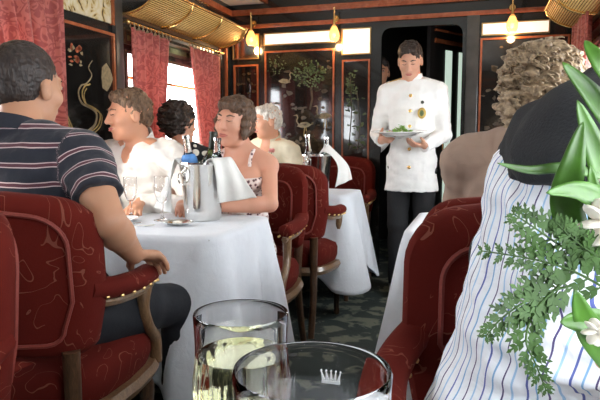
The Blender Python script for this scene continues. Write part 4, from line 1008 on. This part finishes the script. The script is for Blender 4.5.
# draped napkins over the bucket rims
def napkin(label, P, nu=20, nv=24, th=.003, fold=.006, mat='napkin'):
    """P: list of (left point, right point) rows from the rim down"""
    rows = [(Vector(a), Vector(b)) for a, b in P]; L = smooth_path([a for a, b in rows], 6); Rr = smooth_path([b for a, b in rows], 6); n = len(L) - 1
    def f(u, v):
        i = min(n, int(round(v * n))); p = L[i].lerp(Rr[i], u); d = Rr[i] - L[i]; nn = Vector((d.y, -d.x, 0)); nn = nn.normalized() if nn.length > 1e-6 else Vector((0, -1, 0))
        return p + nn * fold * math.sin(u * 11 + v * 2) * min(1, v * 3)
    return tag(sheet('napkin', f, nu, n, M[mat], None, th), label, 'napkin')
bx, by = -1.09, 2.18; zt = TZ + .245
napkin('white napkin hanging off the left side of the nearer ice bucket', [((bx - .05, by - .075, zt - .03), (bx - .05, by + .06, zt - .03)), ((bx - .085, by - .082, zt + .006), (bx - .11, by + .045, zt + .010)), ((bx - .102, by - .088, zt - .06), (bx - .15, by + .02, zt - .06)), ((bx - .105, by - .085, zt - .14), (bx - .19, by - .0, zt - .14)), ((bx - .105, by - .08, zt - .215), (bx - .225, by - .01, zt - .20))])
napkin('white napkin hanging in a point off the right side of the nearer ice bucket', [((bx + .04, by - .085, zt - .02), (bx + .05, by + .06, zt - .02)), ((bx + .08, by - .088, zt + .008), (bx + .11, by + .04, zt + .012)), ((bx + .100, by - .09, zt - .06), (bx + .165, by + .015, zt - .05)), ((bx + .105, by - .088, zt - .12), (bx + .205, by + .0, zt - .10)), ((bx + .11, by - .085, zt - .165), (bx + .245, by - .015, zt - .145))])
bx, by = -.98, 3.55
napkin('white napkin draped off the right of the far ice bucket', [((bx + .02, by - .07, zt - .02), (bx - .0, by + .06, zt - .02)), ((bx + .055, by - .085, zt + .01), (bx + .05, by + .05, zt + .055)), ((bx + .11, by - .08, zt - .015), (bx + .10, by + .05, zt + .02)), ((bx + .15, by - .08, zt - .09), (bx + .19, by + .03, zt - .07)), ((bx + .135, by - .08, zt - .205), (bx + .225, by + .0, zt - .16))])
def wineglass(label, x, y, h=.20, r=.037, fill=None, liquid='wine', crown=None, flutes=0, z=TZ):
    t = thing('wine_glass', label, 'wine glass', (x, y, z)); n = 96 if flutes else 28; k = h / .2; bz = h * .40
    prof = [(.0, bz), (.012, bz + .002), (r * .72, bz + .018), (r * .98, bz + .045), (r * 1.04, bz + .065), (r * 1.0, h * .80), (r * .97, h * .88), (r * 1.0, h)]
    pp = [(p.x, p.y) for p in smooth_path([(a, b, 0) for a, b in prof], 4)]; th = .0013
    fl = (lambda a, z_: 1 - .022 * abs(math.sin(a * flutes / 2)) * max(0, min(1, (h * .86 - z_) / .02)) * max(0, min(1, (z_ - bz - .01) / .02))) if flutes else None
    out = [(0, 0), (.034, 0), (.035, .002), (.012, .007), (.005, .014), (.0042, bz - .03), (.008, bz - .008)] + [(a, b - .001) for a, b in pp[2:]]
    inn = [(max(0, a - th), b + .0012 if b < h - .001 else b + .0006) for a, b in pp[::-1]]; inn[-1] = (0, inn[-1][1] + .001)
    bm = bmesh.new(); lathe(bm, out + [(pp[-1][0] - th * .5, h + .0009)] + inn, n, 0, 0, fl); obj('glass_bowl', bm, M['glass'], t, True)
    if fill:
        ip = [(a, b) for a, b in pp if b < bz + fill]; e = ip[-1]; bm = bmesh.new(); lathe(bm, [(0, bz + .003)] + [(max(0, a - th + .0004), b + .001) for a, b in ip[2:]] + [(0, e[1] + .002)], n, 0, 0, fl); obj('wine' if liquid == 'wine' else 'water', bm, M[liquid], t, True)
    if crown:
        bm = bmesh.new(); a0 = crown[0]; zc = crown[1]; rr = r * 1.0 - .0006; sz = crown[2]
        def pt(a, b): an = a0 + a * sz / r; return Vector((rr * math.cos(an), rr * math.sin(an), zc + b * sz))
        def poly(p): 
            A = [bm.verts.new(pt(*q)) for q in p]; B = [bm.verts.new(pt(*q) * 1.0 + Vector((math.cos(a0), math.sin(a0), 0)) * .0008) for q in p]; bm.faces.new(A); bm.faces.new(B[::-1])
            for i in range(len(A)): j = (i + 1) % len(A); bm.faces.new((A[i], B[i], B[j], A[j]))
        poly([(-.8, -.55), (.8, -.55), (.8, -.30), (-.8, -.30)]); 
        for c in (-.72, -.36, 0, .36, .72): poly([(c * .9 - .13, -.24), (c * .9 + .13, -.24), (c * 1.15 + .03, .42), (c * 1.15 - .03, .42)]); poly([(c * 1.18 - .09, .5), (c * 1.18, .4), (c * 1.18 + .09, .5), (c * 1.18, .62)])
        obj('etched_crown', bm, M['frost'], t)
    return t
wineglass('wine glass of pale white wine, the farther of our two', -.172, .405, .195, .0365, .087, 'wine', None, 22)
wineglass('clear crystal glass with etched crown at bottom, nearest the camera', -.0745, .262, .217, .0385, .09, 'water', (R(90), .198, .0066), 22)
wineglass('wine glass standing left of the nearer ice bucket', -1.235, 2.10, .18, .03, .03, 'water')
wineglass('wine glass before the man in white shirt', -1.42, 2.16, .17, .028)
# silver dish, cutlery, plates on the couple's table
t = thing('silver_dish', 'small oval silver dish in front of the nearer ice bucket', 'dish', (-1.105, 1.99, TZ))
bm = bmesh.new(); lathe(bm, [(0, .003), (.03, .003), (.046, .012), (.052, .014), (.052, .016), (.045, .014), (.03, .006), (0, .005)], 28); 
for v in bm.verts: v.co.x *= 1.25
obj('dish_body', bm, M['silver'], t, True)
for k in range(5):
    bm = bmesh.new(); ball(bm, (random.uniform(-.025, .025), random.uniform(-.015, .015), .012), (.012, .008, .006), 8)
    obj('butter_curl', bm, M['petal'], t, True)
def fork(label, x, y, rz, kind):
    bm = bmesh.new(); tube(bm, [(0, -.09, .004), (0, 0, .006), (0, .04, .005)], [.005, .0028, .003], 6, False, ((0, 0, 1), .5))
    if kind == 'fork':
        for a in (-.007, -.0023, .0023, .007): tube(bm, [(a * .6, .045, .005), (a, .06, .003), (a, .095, .006)], .0013, 5)
        box(bm, (-.008, .04, .003), (.008, .055, .006))
    else: box(bm, (-.007, .03, .003), (.006, .12, .005), .001)
    o = obj(kind, bm, M['silver'], None, True); o.location = (x, y, TZ); o.rotation_euler = (0, 0, R(rz)); tag(o, label, 'cutlery')
fork('silver fork lying by the front edge, left of the small silver dish', -1.26, 1.90, -60, 'fork'); fork('silver knife lying left of the fork by the front cloth edge', -1.36, 1.92, -50, 'knife')
t = thing('side_plate', 'white side plate before the man in white shirt', 'plate', (-1.38, 2.02, TZ)); bm = bmesh.new(); lathe(bm, [(0, .002), (.045, .002), (.05, .006), (.075, .014), (.076, .016), (.05, .009), (0, .006)], 32); obj('plate_body', bm, M['porcelain'], t, True)
# folded napkin on table
napkin('crumpled white napkin lying on the nearer table left of the dish', [((-1.62, 1.86, TZ + .004), (-1.60, 1.99, TZ + .004)), ((-1.55, 1.88, TZ + .035), (-1.54, 2.00, TZ + .03)), ((-1.48, 1.87, TZ + .02), (-1.47, 2.0, TZ + .035)), ((-1.42, 1.88, TZ + .006), (-1.43, 1.99, TZ + .006))], fold=.01)
# waiter's plate
t = thing('dinner_plate', 'white plate of salad carried by the waiter', 'plate', (-.500, 3.775, 1.108)); t.rotation_euler = (R(3), 0, 0)
bm = bmesh.new(); lathe(bm, [(0, 0), (.085, 0), (.09, .004), (.15, .020), (.175, .026), (.176, .030), (.148, .025), (.09, .010), (0, .008)], 48); obj('plate_body', bm, M['porcelain'], t, True)
bm = bmesh.new(); rs = random.Random(2)
for k in range(46):
    a = rs.uniform(0, 6.28); q = rs.uniform(0, .085); c = Vector((.01 + q * math.cos(a), q * math.sin(a), .018 + rs.uniform(.0, .05) * (1 - q / .09))); d = Vector((rs.uniform(-1, 1), rs.uniform(-1, 1), rs.uniform(.1, .8))).normalized() * .022; e = d.cross(Vector((0, 0, 1))).normalized() * .010
    v = [bm.verts.new(p) for p in (c - d, c + e + Vector((0, 0, .004)), c + d, c - e)]; bm.faces.new(v)
o = obj('salad', bm, M['salad'], t); o['kind'] = 'stuff'; o.modifiers.new('thickness', 'SOLIDIFY').thickness = .002
tag(sheet('service_cloth', lambda u, v: (-.60 + .22 * u, 3.765 + .10 * (v - .5) + .02 * math.sin(u * 5), 1.118 - .035 * math.sin(u * math.pi) * (.6 + .5 * abs(v - .5)) - .006 * math.sin(u * 15 + v * 4)), 30, 10, M['napkin'], None, .004), 'folded white service cloth under the waiter\'s plate', 'napkin')
# small flowers on the far table
def vase_flowers(label, x, y, z, n, seed):
    t = thing('flower_vase', label, 'flowers', (x, y, z)); rs = random.Random(seed)
    bm = bmesh.new(); lathe(bm, [(0, 0), (.025, 0), (.022, .03), (.014, .09), (.018, .12), (.016, .12), (.012, .09), (.019, .03), (0, .006)], 20); obj('vase', bm, M['silver'], t, True)
    for k in range(n):
        bs = bmesh.new(); bf = bmesh.new(); bl = bmesh.new(); a = rs.uniform(0, 6.28); e = Vector((.05 * math.cos(a), .05 * math.sin(a), rs.uniform(.19, .27))); tube(bs, smooth_path([(0, 0, .05), (e.x * .3, e.y * .3, .15), e], 4), .002, 5); 
        for j in range(6): b = j * 1.05; ball(bf, e + Vector((math.cos(b) * .011, math.sin(b) * .011, .006)), (.010, .010, .014), 8)
        for j in range(2): q = e * .7 + Vector((rs.uniform(-.03, .03), rs.uniform(-.03, .03), .02)); ball(bl, q, (.022, .008, .018), 8)
        st = obj('stem', bs, M['fern'], t); obj('bloom', bf, M['pinkpetal'], st, True); obj('leaf_pair', bl, M['leaf'], st, True)
vase_flowers('small vase of pink flowers on the far table before the cream jacket', -1.335, 3.60, TZ, 5, 4)

# ================================================================== FLOWER ARRANGEMENT ON OUR TABLE
t = thing('flower_arrangement', 'green leaves and cream blooms rising at the right foreground', 'flowers', (.20, .47, TZ)); O = Vector((.20, .47, TZ))
bm = bmesh.new(); lathe(bm, [(0, 0), (.045, 0), (.04, .01), (.028, .04), (.035, .09), (.045, .14), (.042, .14), (.032, .09), (.024, .04), (0, .01)], 28); obj('vase', bm, M['silver'], t, True)
def unproj(px, py, d):
    f = cam.matrix_basis.to_3x3(); v = f @ Vector(((px - 300) / 585 * d, (200 - py) / 585 * d, -d)); return Vector((0, 0, 1.08)) + v
def leaf(pts, wid, mat='leaf', nm='leaf', cup=.25, facing=(.2, -1, .3)):
    P = smooth_path([Vector(p) - O for p in pts], 5); n = len(P); bm = bmesh.new(); rows = []; F_ = Vector(facing).normalized()
    for i, p in enumerate(P):
        tt = (P[min(i + 1, n - 1)] - P[max(i - 1, 0)]).normalized(); sd = tt.cross(F_).normalized(); nn = sd.cross(tt); s = i / (n - 1); w_ = wid * (math.sin(math.pi * min(1, s * .96 + .04) ** .8) ** .8 + .03)
        rows.append([bm.verts.new(p + sd * w_ * u + nn * (-cup * w_ * (1 - abs(u)) * (1))) for u in (-1, -.5, 0, .5, 1)])
    for A, B in zip(rows, rows[1:]):
        for k in range(4): bm.faces.new((A[k], A[k + 1], B[k + 1], B[k]))
    o = obj(nm, bm, M[mat], t, True); o.modifiers.clear(); m = o.modifiers.new('thickness', 'SOLIDIFY'); m.thickness = .0008; return o
def U_(L): return [unproj(*q) for q in L]
leaf(U_([(640, 175, .53), (615, 125, .51), (590, 92, .50), (562, 62, .50)]), .011)
leaf(U_([(650, 240, .52), (615, 190, .50), (596, 150, .49), (577, 100, .48)]), .013)
leaf(U_([(600, 262, .50), (578, 240, .49), (566, 200, .48), (574, 160, .47), (583, 122, .47)]), .0135)
leaf(U_([(640, 300, .5), (608, 260, .48), (600, 225, .47), (590, 165, .46)]), .012)
leaf(U_([(620, 182, .50), (570, 168, .49), (530, 170, .49), (497, 163, .49)]), .0045)
leaf(U_([(640, 210, .48), (600, 198, .46), (575, 190, .455), (546, 193, .45)]), .009)
leaf(U_([(650, 350, .50), (610, 330, .47), (585, 322, .46), (560, 322, .455)]), .013)
leaf(U_([(640, 400, .50), (600, 345, .47), (585, 320, .46), (575, 290, .455)]), .012)
leaf(U_([(655, 130, .50), (625, 90, .49), (600, 60, .49), (585, 40, .50)]), .010)
def frond(px, lw=.010, step=2, droop=0):
    P = smooth_path([Vector(p) - O for p in U_(px)], 6); bm = bmesh.new(); tube(bm, P, [.0012 - .0007 * i / len(P) for i in range(len(P))], 5); st = obj('fern_frond', bm, M['fern'], t, True); bm = bmesh.new(); rs = random.Random(int(px[0][0] * 7 + px[-1][1])); n = len(P)
    for i in range(2, n, 2):
        tt = (P[min(i + 1, n - 1)] - P[i - 1]).normalized(); s = i / (n - 1); L = lw * 1.1 * (1.9 * (1 - s) ** .7 + .6)
        for sg in (-1, 1):
            side = tt.cross(Vector((.2, -1, .1))).normalized() * sg; d = (tt * .75 + side * .9 + Vector((0, rs.uniform(-.35, .35), rs.uniform(-.2, .1)))).normalized(); b = P[i]
            m = side.cross(tt)
            for j in range(3):                       # lobed leaflets
                c = b + d * L * (.25 + .32 * j); l2 = L * (.5 - .08 * j); up = (d.cross(m)).normalized()
                for q in ((1, -1) if j < 2 else (0,)):
                    dd = (d + up * q * .75).normalized(); w_ = dd.cross(m).normalized() * l2 * .30
                    v = [bm.verts.new(x) for x in (c - dd * l2 * .2, c + dd * l2 * .35 + w_, c + dd * l2 * .95, c + dd * l2 * .35 - w_)]; bm.faces.new(v)
            e_ = d * L * .9; w_ = d.cross(m).normalized() * .0007; v = [bm.verts.new(x) for x in (b - w_, b + e_ - w_, b + e_ + w_, b + w_)]; bm.faces.new(v)
    o = obj('fern_leaflets', bm, M['fern'], st); o['kind'] = 'stuff'; o.modifiers.new('thickness', 'SOLIDIFY').thickness = .0006
frond([(612, 292, .46), (575, 272, .455), (545, 262, .45), (515, 256, .45), (482, 251, .45)], .0075)
frond([(590, 262, .47), (560, 245, .455), (535, 228, .45), (514, 214, .45)], .0095)
frond([(575, 285, .455), (548, 292, .45), (525, 302, .445), (502, 318, .44), (486, 336, .44)], .0085)
frond([(560, 285, .45), (535, 310, .445), (526, 340, .44), (536, 365, .435), (546, 390, .43)], .0075)
frond([(610, 262, .46), (588, 250, .455), (570, 236, .45), (556, 222, .45)], .0075)
for (px, py, d, s) in ((604, 222, .46, .022), (615, 195, .47, .020), (596, 330, .45, .012)):
    bm = bmesh.new(); c = unproj(px, py, d) - O; rs = random.Random(px)
    for k in range(9):
        a = k * 2.4; e = Vector((math.cos(a), -.5, math.sin(a))).normalized(); m_ = Matrix.Translation(c + e * s * .45) @ e.to_track_quat('Z', 'Y').to_matrix().to_4x4() @ Matrix.Diagonal((s * .42, s * .16, s * .6, 1)); bmesh.ops.create_uvsphere(bm, u_segments=10, v_segments=6, radius=1, matrix=m_)
    obj('bloom', bm, M['petal'], t, True)
for (px, py) in ((640, 300), (600, 330), (604, 222), (615, 195), (640, 175), (650, 240), (650, 350)):
    bm = bmesh.new(); e = unproj(px, py, .47) - O; tube(bm, smooth_path([(0, 0, .06), (e.x * .15, e.y * .15, .15 + max(0, e.z - .15) * .35), e], 5), .0022, 6)
    obj('stem', bm, M['leaf'], t, True)
